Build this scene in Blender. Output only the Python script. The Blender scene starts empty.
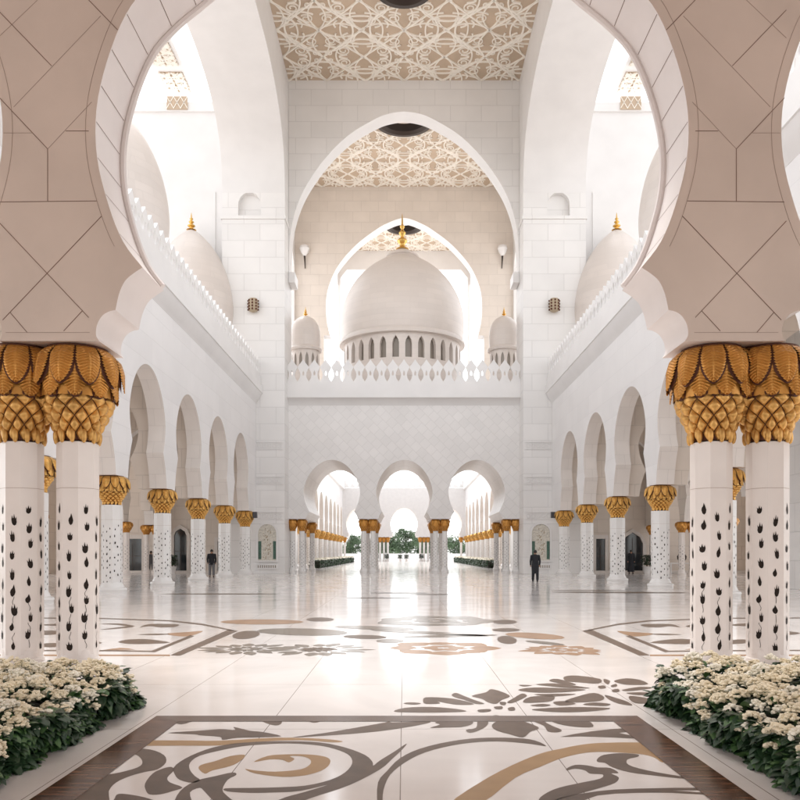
import bpy, bmesh, math, random
from math import pi, sin, cos, sqrt, radians
from mathutils import Vector, Matrix
from mathutils.geometry import tessellate_polygon
random.seed(7)
S = bpy.context.scene
COL = S.collection

# ------------------------------------------------------------------ camera, sky, sun, exposure
EYE = 1.6; VX, VY, F = 404.0, 552.5, 800.0
cd = bpy.data.cameras.new('camera'); cam = bpy.data.objects.new('camera', cd); COL.objects.link(cam)
cam.location = (0, 0, EYE); cam.rotation_euler = (pi/2, 0, 0)
cd.sensor_width = 36; cd.lens = 36; cd.shift_x = -(VX-400)/800; cd.shift_y = (VY-400)/800
cd.clip_start = 0.1; cd.clip_end = 3000
S.camera = cam
W = bpy.data.worlds.new('World'); S.world = W; W.use_nodes = True
nt = W.node_tree; bg = nt.nodes['Background']
sky = nt.nodes.new('ShaderNodeTexSky'); sky.sky_type = 'NISHITA'; sky.sun_disc = False
SUN_EL, SUN_AZ = radians(66), radians(-15)
sky.sun_elevation = SUN_EL; sky.sun_rotation = SUN_AZ
sky.air_density = 1.0; sky.dust_density = 1.0; sky.ozone_density = 1.0
hs = nt.nodes.new('ShaderNodeHueSaturation'); hs.inputs['Saturation'].default_value = 0.10
nt.links.new(sky.outputs[0], hs.inputs['Color']); nt.links.new(hs.outputs[0], bg.inputs[0])
bg.inputs[1].default_value = 0.15
sd = bpy.data.lights.new('sun', 'SUN'); sun = bpy.data.objects.new('sun', sd); COL.objects.link(sun)
sd.energy = 1.1; sd.angle = radians(24); sd.color = (1, .97, .94)
# sun direction: azimuth measured from +Y towards +X
dv = Vector((sin(SUN_AZ)*cos(SUN_EL), cos(SUN_AZ)*cos(SUN_EL), sin(SUN_EL)))
sun.rotation_euler = dv.to_track_quat('Z', 'Y').to_euler()
S.view_settings.view_transform = 'Standard'; S.view_settings.look = 'None'
S.view_settings.gamma = 1; S.view_settings.use_curve_mapping = False
S.view_settings.exposure = 1.6
S.render.engine = 'CYCLES'
S.cycles.max_bounces = 10; S.cycles.diffuse_bounces = 6

# ------------------------------------------------------------------ helpers
def P(px, py, D):            # world point seen at a pixel at depth D
    return Vector(((px-VX)*D/F, D, EYE+(VY-py)*D/F))
def G(px, py):               # ground point (x, y) of a floor marking
    D = EYE*F/(py-VY); return ((px-VX)*D/F, D)

class MB:
    def __init__(s): s.v = []; s.f = []; s.m = []
    def add(s, vs, fs, m=0):
        o = len(s.v); s.v += [tuple(p) for p in vs]
        for f in fs: s.f.append([i+o for i in f]); s.m.append(m)
    def box(s, x0, x1, y0, y1, z0, z1, m=0):
        vs = [(x, y, z) for x in (x0, x1) for y in (y0, y1) for z in (z0, z1)]
        s.add(vs, [(0,1,3,2),(4,6,7,5),(0,4,5,1),(2,3,7,6),(0,2,6,4),(1,5,7,3)], m)
    def prism(s, loops, plane, a0, a1, m=0, ms=None):
        """loops: outer then holes, 2d; plane 'xz','yz','xy'"""
        if isinstance(loops[0][0], (int, float)): loops = [loops]
        def mp(p, a):
            if plane == 'xz': return (p[0], a, p[1])
            if plane == 'yz': return (a, p[0], p[1])
            return (p[0], p[1], a)
        tri = tessellate_polygon([[Vector((p[0], p[1], 0)) for p in l] for l in loops])
        flat = [p for l in loops for p in l]; n = len(flat)
        s.add([mp(p, a0) for p in flat]+[mp(p, a1) for p in flat],
              [tuple(t) for t in tri]+[tuple(i+n for i in t) for t in tri], m)
        for l in loops:
            k = len(l)
            s.add([mp(p, a0) for p in l]+[mp(p, a1) for p in l],
                  [(i, (i+1) % k, (i+1) % k+k, i+k) for i in range(k)], m if ms is None else ms)
    def sheet(s, loop, z, m=0):
        tri = tessellate_polygon([[Vector((p[0], p[1], 0)) for p in loop]])
        s.add([(p[0], p[1], z) for p in loop], [tuple(t) for t in tri], m)
    def lathe(s, prof, n=32, c=(0, 0, 0), m=0, ph=0):
        vs = []; k = len(prof)
        for i in range(n):
            a = 2*pi*i/n+ph
            for r, z in prof: vs.append((c[0]+r*cos(a), c[1]+r*sin(a), c[2]+z))
        fs = []
        for i in range(n):
            j = (i+1) % n
            for q in range(k-1): fs.append((i*k+q, j*k+q, j*k+q+1, i*k+q+1))
        fs.append([i*k for i in range(n)][::-1]); fs.append([i*k+k-1 for i in range(n)])
        s.add(vs, fs, m)
    def tube(s, pts, r, n=8, m=0, closed=False):
        pts = [Vector(p) for p in pts]; L = len(pts); vs = []
        for i, p in enumerate(pts):
            a = pts[i-1] if (i or closed) else p; b = pts[(i+1) % L] if (i < L-1 or closed) else p
            t = (b-a).normalized(); u = t.cross(Vector((0.13, .99, .07))).normalized(); w = t.cross(u)
            rr = r[i] if isinstance(r, (list, tuple)) else r
            for q in range(n):
                g = 2*pi*q/n; vs.append(p+u*cos(g)*rr+w*sin(g)*rr)
        fs = []
        for i in range(L if closed else L-1):
            j = (i+1) % L
            for q in range(n): fs.append((i*n+q, j*n+q, j*n+(q+1) % n, i*n+(q+1) % n))
        if not closed: fs.append(list(range(n))[::-1]); fs.append([(L-1)*n+q for q in range(n)])
        s.add(vs, fs, m)
    def ribbon(s, pts, w, z0, z1, m=0):
        """flat raised band under a ceiling; pts 2d polyline"""
        L = len(pts); vs = []
        for i, p in enumerate(pts):
            a = pts[max(i-1, 0)]; b = pts[min(i+1, L-1)]
            dx, dy = b[0]-a[0], b[1]-a[1]; d = math.hypot(dx, dy) or 1
            nx, ny = -dy/d*w/2, dx/d*w/2
            vs += [(p[0]+nx, p[1]+ny, z1), (p[0]+nx*.7, p[1]+ny*.7, z0), (p[0]-nx*.7, p[1]-ny*.7, z0), (p[0]-nx, p[1]-ny, z1)]
        fs = []
        for i in range(L-1):
            a = i*4; b = a+4
            fs += [(a, b, b+1, a+1), (a+1, b+1, b+2, a+2), (a+2, b+2, b+3, a+3)]
        s.add(vs, fs, m)
    def build(s, name, mats, parent=None, ang=35, loc=(0, 0, 0), recalc=True):
        me = bpy.data.meshes.new(name); me.from_pydata(s.v, [], s.f)
        if not isinstance(mats, (list, tuple)): mats = [mats]
        for m in mats: me.materials.append(m)
        me.polygons.foreach_set('material_index', s.m)
        if recalc:
            bm = bmesh.new(); bm.from_mesh(me)
            bmesh.ops.remove_doubles(bm, verts=bm.verts, dist=1e-5)
            bmesh.ops.recalc_face_normals(bm, faces=bm.faces); bm.to_mesh(me); bm.free()
        uv = me.uv_layers.new(name='uv')
        co = me.vertices
        for p in me.polygons:
            n = p.normal; ax = max(range(3), key=lambda i: abs(n[i]))
            for li in p.loop_indices:
                c = co[me.loops[li].vertex_index].co
                uv.data[li].uv = (c.y, c.z) if ax == 0 else (c.x, c.z) if ax == 1 else (c.x, c.y)
        me.polygons.foreach_set('use_smooth', [True]*len(me.polygons))
        me.set_sharp_from_angle(angle=radians(ang))
        o = bpy.data.objects.new(name, me); COL.objects.link(o); o.location = loc
        if parent: o.parent = parent
        return o
def tag(o, label=None, cat=None, group=None, kind=None):
    for k, v in (('label', label), ('category', cat), ('group', group), ('kind', kind)):
        if v: o[k] = v
    return o
def empty(name, loc=(0, 0, 0), rz=0):
    o = bpy.data.objects.new(name, None); COL.objects.link(o); o.location = loc; o.rotation_euler = (0, 0, rz); return o
def copy_tree(o, parent=None):
    c = o.copy(); COL.objects.link(c); c.parent = parent
    for ch in [x for x in o.children]: copy_tree(ch, c)
    return c
def catmull(pts, k=5, closed=True):
    n = len(pts); out = []
    rng = range(n) if closed else range(n-1)
    for i in rng:
        g = (lambda j: pts[j % n]) if closed else (lambda j: pts[min(max(j, 0), n-1)])
        p0, p1, p2, p3 = g(i-1), g(i), g(i+1), g(i+2)
        for q in range(k):
            t = q/k
            out.append(tuple(.5*((2*p1[a])+(-p0[a]+p2[a])*t+(2*p0[a]-5*p1[a]+4*p2[a]-p3[a])*t*t+(-p0[a]+3*p1[a]-3*p2[a]+p3[a])*t**3) for a in (0, 1)))
    if not closed: out.append(tuple(pts[-1]))
    return out

# ------------------------------------------------------------------ materials
def mat(name, col, rough=.5, metal=0, spec=.5, brick=None, vary=0, vscale=2.0, bump=0, bscale=8, rot=0, coat=0, wet=None):
    m = bpy.data.materials.new(name); m.use_nodes = True; n = m.node_tree; L = n.links
    b = n.nodes['Principled BSDF']
    b.inputs['Roughness'].default_value = rough; b.inputs['Metallic'].default_value = metal
    b.inputs['Specular IOR Level'].default_value = spec; b.inputs['Coat Weight'].default_value = coat
    b.inputs['Base Color'].default_value = (*col, 1)
    src = None; hgt = None
    if vary or bump or brick:
        tc = n.nodes.new('ShaderNodeTexCoord')
    if brick:
        bw, rh, ms, dark = brick
        mp = n.nodes.new('ShaderNodeMapping'); mp.inputs['Rotation'].default_value = (0, 0, rot)
        L.new(tc.outputs['UV'], mp.inputs[0])
        bt = n.nodes.new('ShaderNodeTexBrick'); L.new(mp.outputs[0], bt.inputs['Vector'])
        bt.inputs['Scale'].default_value = 1; bt.inputs['Brick Width'].default_value = bw; bt.inputs['Row Height'].default_value = rh
        bt.inputs['Mortar Size'].default_value = ms; bt.inputs['Mortar Smooth'].default_value = .2; bt.inputs['Bias'].default_value = 0
        bt.inputs['Color1'].default_value = (*col, 1)
        bt.inputs['Color2'].default_value = (*[c*(1-.05) for c in col], 1)
        bt.inputs['Mortar'].default_value = (*[c*dark for c in col], 1)
        src = bt.outputs['Color']; hgt = bt.outputs['Fac']
    if vary:
        ns = n.nodes.new('ShaderNodeTexNoise'); ns.inputs['Scale'].default_value = vscale; ns.inputs['Detail'].default_value = 6
        L.new(tc.outputs['Object'], ns.inputs['Vector'])
        mr = n.nodes.new('ShaderNodeMapRange'); mr.inputs['From Min'].default_value = .3; mr.inputs['From Max'].default_value = .7
        mr.inputs['To Min'].default_value = 1-vary; mr.inputs['To Max'].default_value = 1+vary*.3
        L.new(ns.outputs['Fac'], mr.inputs['Value'])
        mx = n.nodes.new('ShaderNodeMix'); mx.data_type = 'RGBA'; mx.blend_type = 'MULTIPLY'; mx.inputs[0].default_value = 1
        if src: L.new(src, mx.inputs[6])
        else: mx.inputs[6].default_value = (*col, 1)
        L.new(mr.outputs[0], mx.inputs[7]); src = mx.outputs[2]
    if src: L.new(src, b.inputs['Base Color'])
    if bump:
        nb = n.nodes.new('ShaderNodeTexNoise'); nb.inputs['Scale'].default_value = bscale; nb.inputs['Detail'].default_value = 4
        L.new(tc.outputs['Object'], nb.inputs['Vector'])
        bp = n.nodes.new('ShaderNodeBump'); bp.inputs['Strength'].default_value = bump; bp.inputs['Distance'].default_value = .02
        L.new(nb.outputs['Fac'], bp.inputs['Height'])
        L.new(bp.outputs[0], b.inputs['Normal'])
    elif hgt:
        bp = n.nodes.new('ShaderNodeBump'); bp.inputs['Strength'].default_value = .5; bp.inputs['Distance'].default_value = -.02
        L.new(hgt, bp.inputs['Height']); L.new(bp.outputs[0], b.inputs['Normal'])
    return m
M = {}
M['white'] = mat('white_marble', (.80, .785, .775), .38, vary=.05, vscale=.6)
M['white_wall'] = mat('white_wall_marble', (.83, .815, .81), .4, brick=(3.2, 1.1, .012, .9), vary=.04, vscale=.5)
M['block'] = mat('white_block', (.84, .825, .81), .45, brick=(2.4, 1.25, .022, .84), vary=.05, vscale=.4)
M['lattice_wall'] = mat('white_diagonal_block', (.84, .82, .805), .45, brick=(.66, .66, .016, .87), rot=pi/4, vary=.04, vscale=.4)
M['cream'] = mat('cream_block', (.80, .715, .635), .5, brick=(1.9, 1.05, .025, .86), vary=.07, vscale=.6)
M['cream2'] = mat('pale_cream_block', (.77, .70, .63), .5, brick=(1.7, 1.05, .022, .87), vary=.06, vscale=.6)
M['jamb'] = mat('arch_stone', (.80, .745, .70), .45, brick=(.8, .75, .010, .85), vary=.05, vscale=.8)
M['near'] = mat('panel_stone_shade_tint', (.68, .575, .505), .42, vary=.10, vscale=.7)  # warm tan of the shaded wall face put into the stone colour
M['near_jamb'] = mat('panel_stone_lit_tint', (.80, .745, .725), .4, vary=.06, vscale=1.2)  # same stone, paler: daylight on the arch depth put into the colour
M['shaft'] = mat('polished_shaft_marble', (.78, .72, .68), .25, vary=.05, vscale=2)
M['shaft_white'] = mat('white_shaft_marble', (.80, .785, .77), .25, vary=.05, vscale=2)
M['joint'] = mat('dark_joint', (.18, .10, .07), .7)
M['soft_joint'] = mat('soft_joint', (.36, .27, .22), .7)
M['inlay'] = mat('dark_flower_inlay', (.022, .014, .010), .5, spec=.15, vary=.3, vscale=30)
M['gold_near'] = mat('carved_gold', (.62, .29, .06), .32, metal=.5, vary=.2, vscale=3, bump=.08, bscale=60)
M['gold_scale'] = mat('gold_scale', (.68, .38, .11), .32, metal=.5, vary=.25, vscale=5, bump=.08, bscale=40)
M['gold_dark'] = mat('dark_gilt_gap_shade', (.10, .03, .012), .6, metal=.2)  # maroon puts the capitals' crevice shade into the colour; lamp lattice shares it
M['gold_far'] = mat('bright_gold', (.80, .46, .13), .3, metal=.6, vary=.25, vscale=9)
M['gold_fin'] = mat('polished_gold', (.75, .47, .14), .22, metal=.9)
M['ceil_bg'] = mat('tan_ceiling_plaster', (.54, .42, .31), .7, vary=.15, vscale=.5)
M['ceil_rib'] = mat('cream_ceiling_relief', (.86, .81, .73), .6)
M['dome'] = mat('dome_marble', (.74, .67, .62), .4, brick=(1.3, .45, .012, .93), vary=.04, vscale=.5)
M['dark'] = mat('dark_bronze', (.035, .022, .016), .4, metal=.3)
M['glass'] = mat('dark_glass', (.02, .025, .03), .08, spec=.8)
M['shade'] = mat('grey_window', (.30, .26, .22), .3)
M['green'] = mat('green_mosaic', (.08, .16, .12), .4, vary=.5, vscale=12)
M['mosaic'] = mat('pale_mosaic', (.70, .66, .58), .5, vary=.3, vscale=9)
M['leaf'] = mat('foliage_leaf', (.022, .060, .022), .45, vary=.5, vscale=6)
M['leaf_lt'] = mat('foliage_leaf_light', (.07, .15, .045), .45, vary=.4, vscale=6)
M['dark_core'] = mat('foliage_core_shade', (.02, .022, .014), .9)  # dark hull added inside the foliage, standing in for shade between leaves
M['petal'] = mat('cream_petal', (.88, .79, .60), .6, vary=.12, vscale=9)
M['petal2'] = mat('pale_petal', (.90, .86, .74), .6, vary=.12, vscale=9)
M['tree'] = mat('hazed_tree_leaf', (.10, .16, .08), .6, vary=.5, vscale=.5)  # leaf colour lightened in place of distance haze
M['trunk'] = mat('bark', (.14, .10, .07), .9)
M['black'] = mat('black_cloth', (.012, .013, .018), .8)
M['navy'] = mat('navy_cloth', (.018, .022, .035), .8)
M['greycloth'] = mat('grey_cloth', (.16, .16, .17), .8)
M['skin'] = mat('skin', (.36, .20, .13), .5)
M['hair'] = mat('black_hair', (.01, .008, .007), .5)
M['plastic'] = mat('grey_plastic', (.06, .06, .07), .4)
M['i_grey'] = mat('taupe_inlay', (.14, .098, .072), .3, vary=.22, vscale=5, spec=.14)
M['i_gold'] = mat('ochre_inlay', (.42, .26, .12), .3, spec=.15, vary=.12, vscale=3)
M['i_tan'] = mat('rose_inlay', (.36, .22, .13), .25, spec=.2, vary=.15, vscale=3)
M['i_pale'] = mat('pale_grey_inlay', (.19, .155, .12), .2, spec=.35, vary=.12, vscale=3)

def border_mat():
    m = bpy.data.materials.new('brown_marble_border'); m.use_nodes = True; n = m.node_tree; L = n.links
    b = n.nodes['Principled BSDF']; b.inputs['Roughness'].default_value = .2; b.inputs['Specular IOR Level'].default_value = .25
    tc = n.nodes.new('ShaderNodeTexCoord'); mp = n.nodes.new('ShaderNodeMapping'); mp.inputs['Scale'].default_value = (1.2, 9, 1)
    mp.inputs['Rotation'].default_value = (0, 0, .15)
    L.new(tc.outputs['Object'], mp.inputs[0])
    ns = n.nodes.new('ShaderNodeTexNoise'); ns.inputs['Scale'].default_value = 2.2; ns.inputs['Detail'].default_value = 8
    L.new(mp.outputs[0], ns.inputs['Vector'])
    cr = n.nodes.new('ShaderNodeValToRGB'); cr.color_ramp.elements[0].position = .35; cr.color_ramp.elements[0].color = (.045, .022, .014, 1)
    cr.color_ramp.elements[1].position = .7; cr.color_ramp.elements[1].color = (.20, .10, .06, 1)
    L.new(ns.outputs['Fac'], cr.inputs[0]); L.new(cr.outputs[0], b.inputs['Base Color']); return m
M['border'] = border_mat()

def floor_mat():
    m = bpy.data.materials.new('polished_floor_marble'); m.use_nodes = True; n = m.node_tree; L = n.links
    b = n.nodes['Principled BSDF']; b.inputs['Specular IOR Level'].default_value = .6
    tc = n.nodes.new('ShaderNodeTexCoord'); mp = n.nodes.new('ShaderNodeMapping'); mp.inputs['Location'].default_value = (.025, .1, 0)
    L.new(tc.outputs['Object'], mp.inputs[0])
    bt = n.nodes.new('ShaderNodeTexBrick'); bt.offset = 0; L.new(mp.outputs[0], bt.inputs['Vector'])
    for k, v in (('Scale', 1), ('Brick Width', 1.225), ('Row Height', 2.45), ('Mortar Size', .004), ('Mortar Smooth', .1), ('Bias', 0)): bt.inputs[k].default_value = v
    bt.inputs['Color1'].default_value = (.85, .81, .785, 1); bt.inputs['Color2'].default_value = (.83, .785, .76, 1); bt.inputs['Mortar'].default_value = (.30, .25, .22, 1)
    ns = n.nodes.new('ShaderNodeTexNoise'); ns.inputs['Scale'].default_value = .5; ns.inputs['Detail'].default_value = 8; ns.inputs['Distortion'].default_value = 1.5
    L.new(tc.outputs['Object'], ns.inputs['Vector'])
    mr = n.nodes.new('ShaderNodeMapRange'); mr.inputs['From Min'].default_value = .35; mr.inputs['From Max'].default_value = .65
    mr.inputs['To Min'].default_value = .90; mr.inputs['To Max'].default_value = 1.03; L.new(ns.outputs['Fac'], mr.inputs[0])
    mx = n.nodes.new('ShaderNodeMix'); mx.data_type = 'RGBA'; mx.blend_type = 'MULTIPLY'; mx.inputs[0].default_value = 1
    L.new(bt.outputs['Color'], mx.inputs[6]); L.new(mr.outputs[0], mx.inputs[7]); L.new(mx.outputs[2], b.inputs['Base Color'])
    n2 = n.nodes.new('ShaderNodeTexNoise'); n2.inputs['Scale'].default_value = 1.1; n2.inputs['Detail'].default_value = 5
    L.new(tc.outputs['Object'], n2.inputs['Vector'])
    m2 = n.nodes.new('ShaderNodeMapRange'); m2.inputs['To Min'].default_value = .05; m2.inputs['To Max'].default_value = .17
    L.new(n2.outputs['Fac'], m2.inputs[0]); L.new(m2.outputs[0], b.inputs['Roughness'])
    # each slab lies a hair out of level: the mirror images break into long vertical streaks
    bp = n.nodes.new('ShaderNodeBump'); bp.inputs['Strength'].default_value = .035; bp.inputs['Distance'].default_value = .05
    n3 = n.nodes.new('ShaderNodeTexNoise'); n3.inputs['Scale'].default_value = 1.6; n3.inputs['Detail'].default_value = 2
    L.new(tc.outputs['Object'], n3.inputs['Vector']); L.new(n3.outputs['Fac'], bp.inputs['Height']); L.new(bp.outputs[0], b.inputs['Normal'])
    return m
M['floor'] = floor_mat()

# ------------------------------------------------------------------ ground
mb = MB(); mb.sheet([(-400, -60), (400, -60), (400, 900), (-400, 900)], 0)
tag(mb.build('floor', M['floor']), kind='structure')

# ------------------------------------------------------------------ arch profiles
def horseshoe(hc, zc, hp, zp, hm, zm, za, n=22, pt=.15):
    """left half then right half, list of (h, z) from left foot over the apex to the right foot"""
    L = []
    for i in range(7):
        t = i/6; L.append((hc-(hc-hp)*t**1.7, zc+(zp-zc)*t))
    for i in range(1, 9):
        z = zp+(zm-zp)*i/8; L.append((hm-(hm-hp)*((zm-z)/(zm-zp))**2, z))
    for i in range(1, n+1):
        u = sin(pi/2*i/n); L.append((hm*((1-pt)*sqrt(max(0, 1-u*u))+pt*(1-u)), zm+(za-zm)*u))
    left = [(-h, z) for h, z in L]; right = [(h, z) for h, z in L[:-1]][::-1]
    return left+right
def arcade_outline(a0, a1, z0, z1, openings):
    """openings: (centre, profile pts). bottom edge at each profile's foot height; ends drop to z0"""
    pts = [(a0, z1), (a0, z0)]
    for c, pr in openings: pts += [(c+h, z) for h, z in pr]
    pts += [(a1, z0), (a1, z1)]
    return pts

# ------------------------------------------------------------------ near arcade wall (the frame of the view)
K = 11.3/F
nc = (392-VX)*K
prof_half = catmull([(0, -172), (18, -168), (60, -152), (110, -125), (155, -91), (203, -49), (240, -18), (265.6, 13.2), (285, 61), (295.5, 109), (295, 157), (283.5, 205), (269, 241.5), (249.5, 267.5)], 4, False)
prof_half += catmull([(249.5, 267.5), (258, 273), (267, 281), (273, 294), (276.5, 310)], 4, False)[1:]
prof_half += catmull([(276.5, 310), (283, 311.5), (290, 316), (295, 325), (296, 335), (293, 341)], 4, False)[1:]
half = [(h*K, EYE+(VY-y)*K) for h, y in prof_half]
near_prof = [(-h, z) for h, z in half[::-1]]+half[1:]
PITCH = 686*K; Y0, Y1 = 11.3, 12.3
zb = half[-1][1]
outl = arcade_outline(nc-2.5*PITCH+.001, nc+2.5*PITCH-.001, zb, 13.6, [(nc+k*PITCH, near_prof) for k in (-2, -1, 0, 1, 2)])
mb = MB(); mb.prism(outl, 'xz', Y0, Y1, 0, 1)
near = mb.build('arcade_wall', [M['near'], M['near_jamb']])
tag(near, 'shade-tinted stone wall of wide scalloped horseshoe arches framing the foreground', 'wall')
# roll moulding round the courtyard edge of each arch
for k in (-1, 0, 1):
    mb = MB()
    up = [(h-.03, z) for h, z in half if z > half[-1][1]+1.05]
    cy = 5.6
    path = [(nc+k*PITCH-h, Y1+.01, z) for h, z in up[::-1]]+[(nc+k*PITCH+h, Y1+.01, z) for h, z in up[1:]]
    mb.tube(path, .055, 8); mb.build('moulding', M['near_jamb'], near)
# joints between the big stone panels
def strip(mb, a, b, w, y, m=0):
    a = Vector(a); b = Vector(b); d = (b-a).normalized(); n = Vector((-d.y, d.x))*w/2
    q = [a+n, b+n, b-n, a-n]
    mb.add([(p.x, y-.003, p.y) for p in q]+[(p.x, y+.003, p.y) for p in q], [(0,1,2,3),(4,5,6,7),(0,1,5,4),(1,2,6,5),(2,3,7,6),(3,0,4,7)], m)
lines = [((0,10),(54,66),1), ((40,0),(0,38),0), ((91,0),(120,30),1), ((103,16),(16,107),0), ((2,98),(50,149),1), ((94,102),(50,149),0), ((6,133),(34,133),0), ((68,131),(91,131),1),
         ((50,149),(50,201),1), ((2,202),(99,201),1), ((0,221),(91,317.5),1), ((104,216),(5,320),1), ((12.5,312.5),(29.5,332.5),1), ((84.5,311),(66,331),1), ((8,332.5),(92,332.5),0),
         ((91,0),(40,-55),1), ((40,0),(95,-60),0), ((0,-45),(55,-100),0), ((-20,-50),(54,-120),1)]
mb = MB()
def lw(p, c, sx): return (c+sx*(p[0]-51.3)*K, EYE+(VY-p[1])*K)
for c, sx in ((nc-PITCH/2, 1), (nc+PITCH/2, -1), (nc-1.5*PITCH, 1), (nc+1.5*PITCH, -1)):
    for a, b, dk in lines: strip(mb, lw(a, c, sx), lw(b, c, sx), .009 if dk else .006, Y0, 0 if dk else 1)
# faint architrave line following the arch edge and joints across the depth of the arch
for k in (-1, 0, 1):
    for sx in (-1, 1):
        off = []
        for i in range(1, len(half)-1):
            if half[i][1] < half[-1][1]+1.3: break
            t = Vector(half[i+1])-Vector(half[i-1]); t.normalize(); n = Vector((-t.y, t.x))
            if n.x < 0 and half[i][1] < 9: n = -n
            if half[i][1] >= 9 and n.y < 0: n = -n
            off.append(Vector(half[i])+n*.14)
        for a, b in zip(off[:-1], off[1:]):
            if (b-a).length > .02: strip(mb, (nc+k*PITCH+sx*a.x, a.y), (nc+k*PITCH+sx*b.x, b.y), .006, Y0, 1)
        acc = 0; idx = 0
        for i in range(1, len(half)-1):
            acc += (Vector(half[i])-Vector(half[i-1])).length
            if acc > .46 and half[i][1] > half[-1][1]+1.15:
                acc = 0; h, z = half[i]; t = Vector(half[i+1])-Vector(half[i-1]); t.normalize()
                n = Vector((-t.y, t.x)); n = n if n.x < 0 or abs(n.x) < .3 and n.y < 0 else -n
                p = Vector((h, z))+n*.003; q = t*.005; X = nc+k*PITCH
                vs = [(X+sx*(p.x+e*q.x), y, p.y+e*q.y) for y in (Y0+.02, Y1-.06) for e in (-1, 1)]
                mb.add(vs, [(0, 1, 3, 2)], 0)
mb.build('panel_joint', [M['joint'], M['soft_joint']], near, recalc=False)

# roof and back of the arcade the camera stands in
mb = MB(); mb.box(-26, 26, -5.5, 11.28, 12.9, 13.6)
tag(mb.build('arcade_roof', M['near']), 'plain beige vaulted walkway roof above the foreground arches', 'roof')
mb = MB(); mb.prism([[(-26, 0), (26, 0), (26, 12.89), (-26, 12.89)]]+[[(c-2.7, .3), (c+2.7, .3), (c+2.7, 6), (c, 8.6), (c-2.7, 6)] for c in (-19, -9.6, 0, 9.6, 19)], 'xz', -6, -5.5)  # unseen; openings added and sized to light the near wall from behind
tag(mb.build('back_wall', M['near']), 'unseen stone wall behind the foreground walkway, openings added for fill light', 'wall')

# ------------------------------------------------------------------ columns
def leaf_surf(mb, th, n_leaf, rfun, t0, t1, W, H, out, m, serr=.17, nu=46, nv=13, veins=13, amp=.013, bulge=.05, back=None):
    def grid(sc, do, flat, mm):
        vs = []
        for i in range(nu+1):
            s = i/nu; t = t0+(t1-t0)*(s if not flat else s*1.03)
            r, z = rfun(t); wid = W*sc*(sin(pi*min(1, s*.90+.10)**.85))**.6 if s < .999 else .004
            wid *= 1-(0 if flat else serr)*((s*veins-1.7) % 1.0) if s > .1 else 1
            for j in range(nv+1):
                v = -1+2*j/nv
                ph = (s*veins-abs(v)*1.7) % 1.0
                ridge = ph**.7 if not flat else 0
                d = out+do+amp*ridge*min(1, abs(v)*4)+(0 if flat else .022*math.exp(-(v/.10)**2))+bulge*(1-v*v)*sin(pi*min(1, s*1.05))
                d += .16*max(0, s-.62)*rfun(0)[0]*2.2
                a = th+v*wid/max(r, .1)
                vs.append(((r+d)*cos(a), (r+d)*sin(a), z))
        k = nv+1
        mb.add(vs, [(i*k+j, i*k+j+1, (i+1)*k+j+1, (i+1)*k+j) for i in range(nu) for j in range(nv)], mm)
    grid(1, 0, False, m)
    if back is not None: grid(1.13, -.03, True, back)  # wider dark sheet behind the leaf stands in for the shade under it
def interp(tab, t):
    for (a, b), (c, d) in zip(tab[:-1], tab[1:]):
        if t <= c: return b+(d-b)*(t-a)/(c-a) if c > a else b
    return tab[-1][1]
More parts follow.
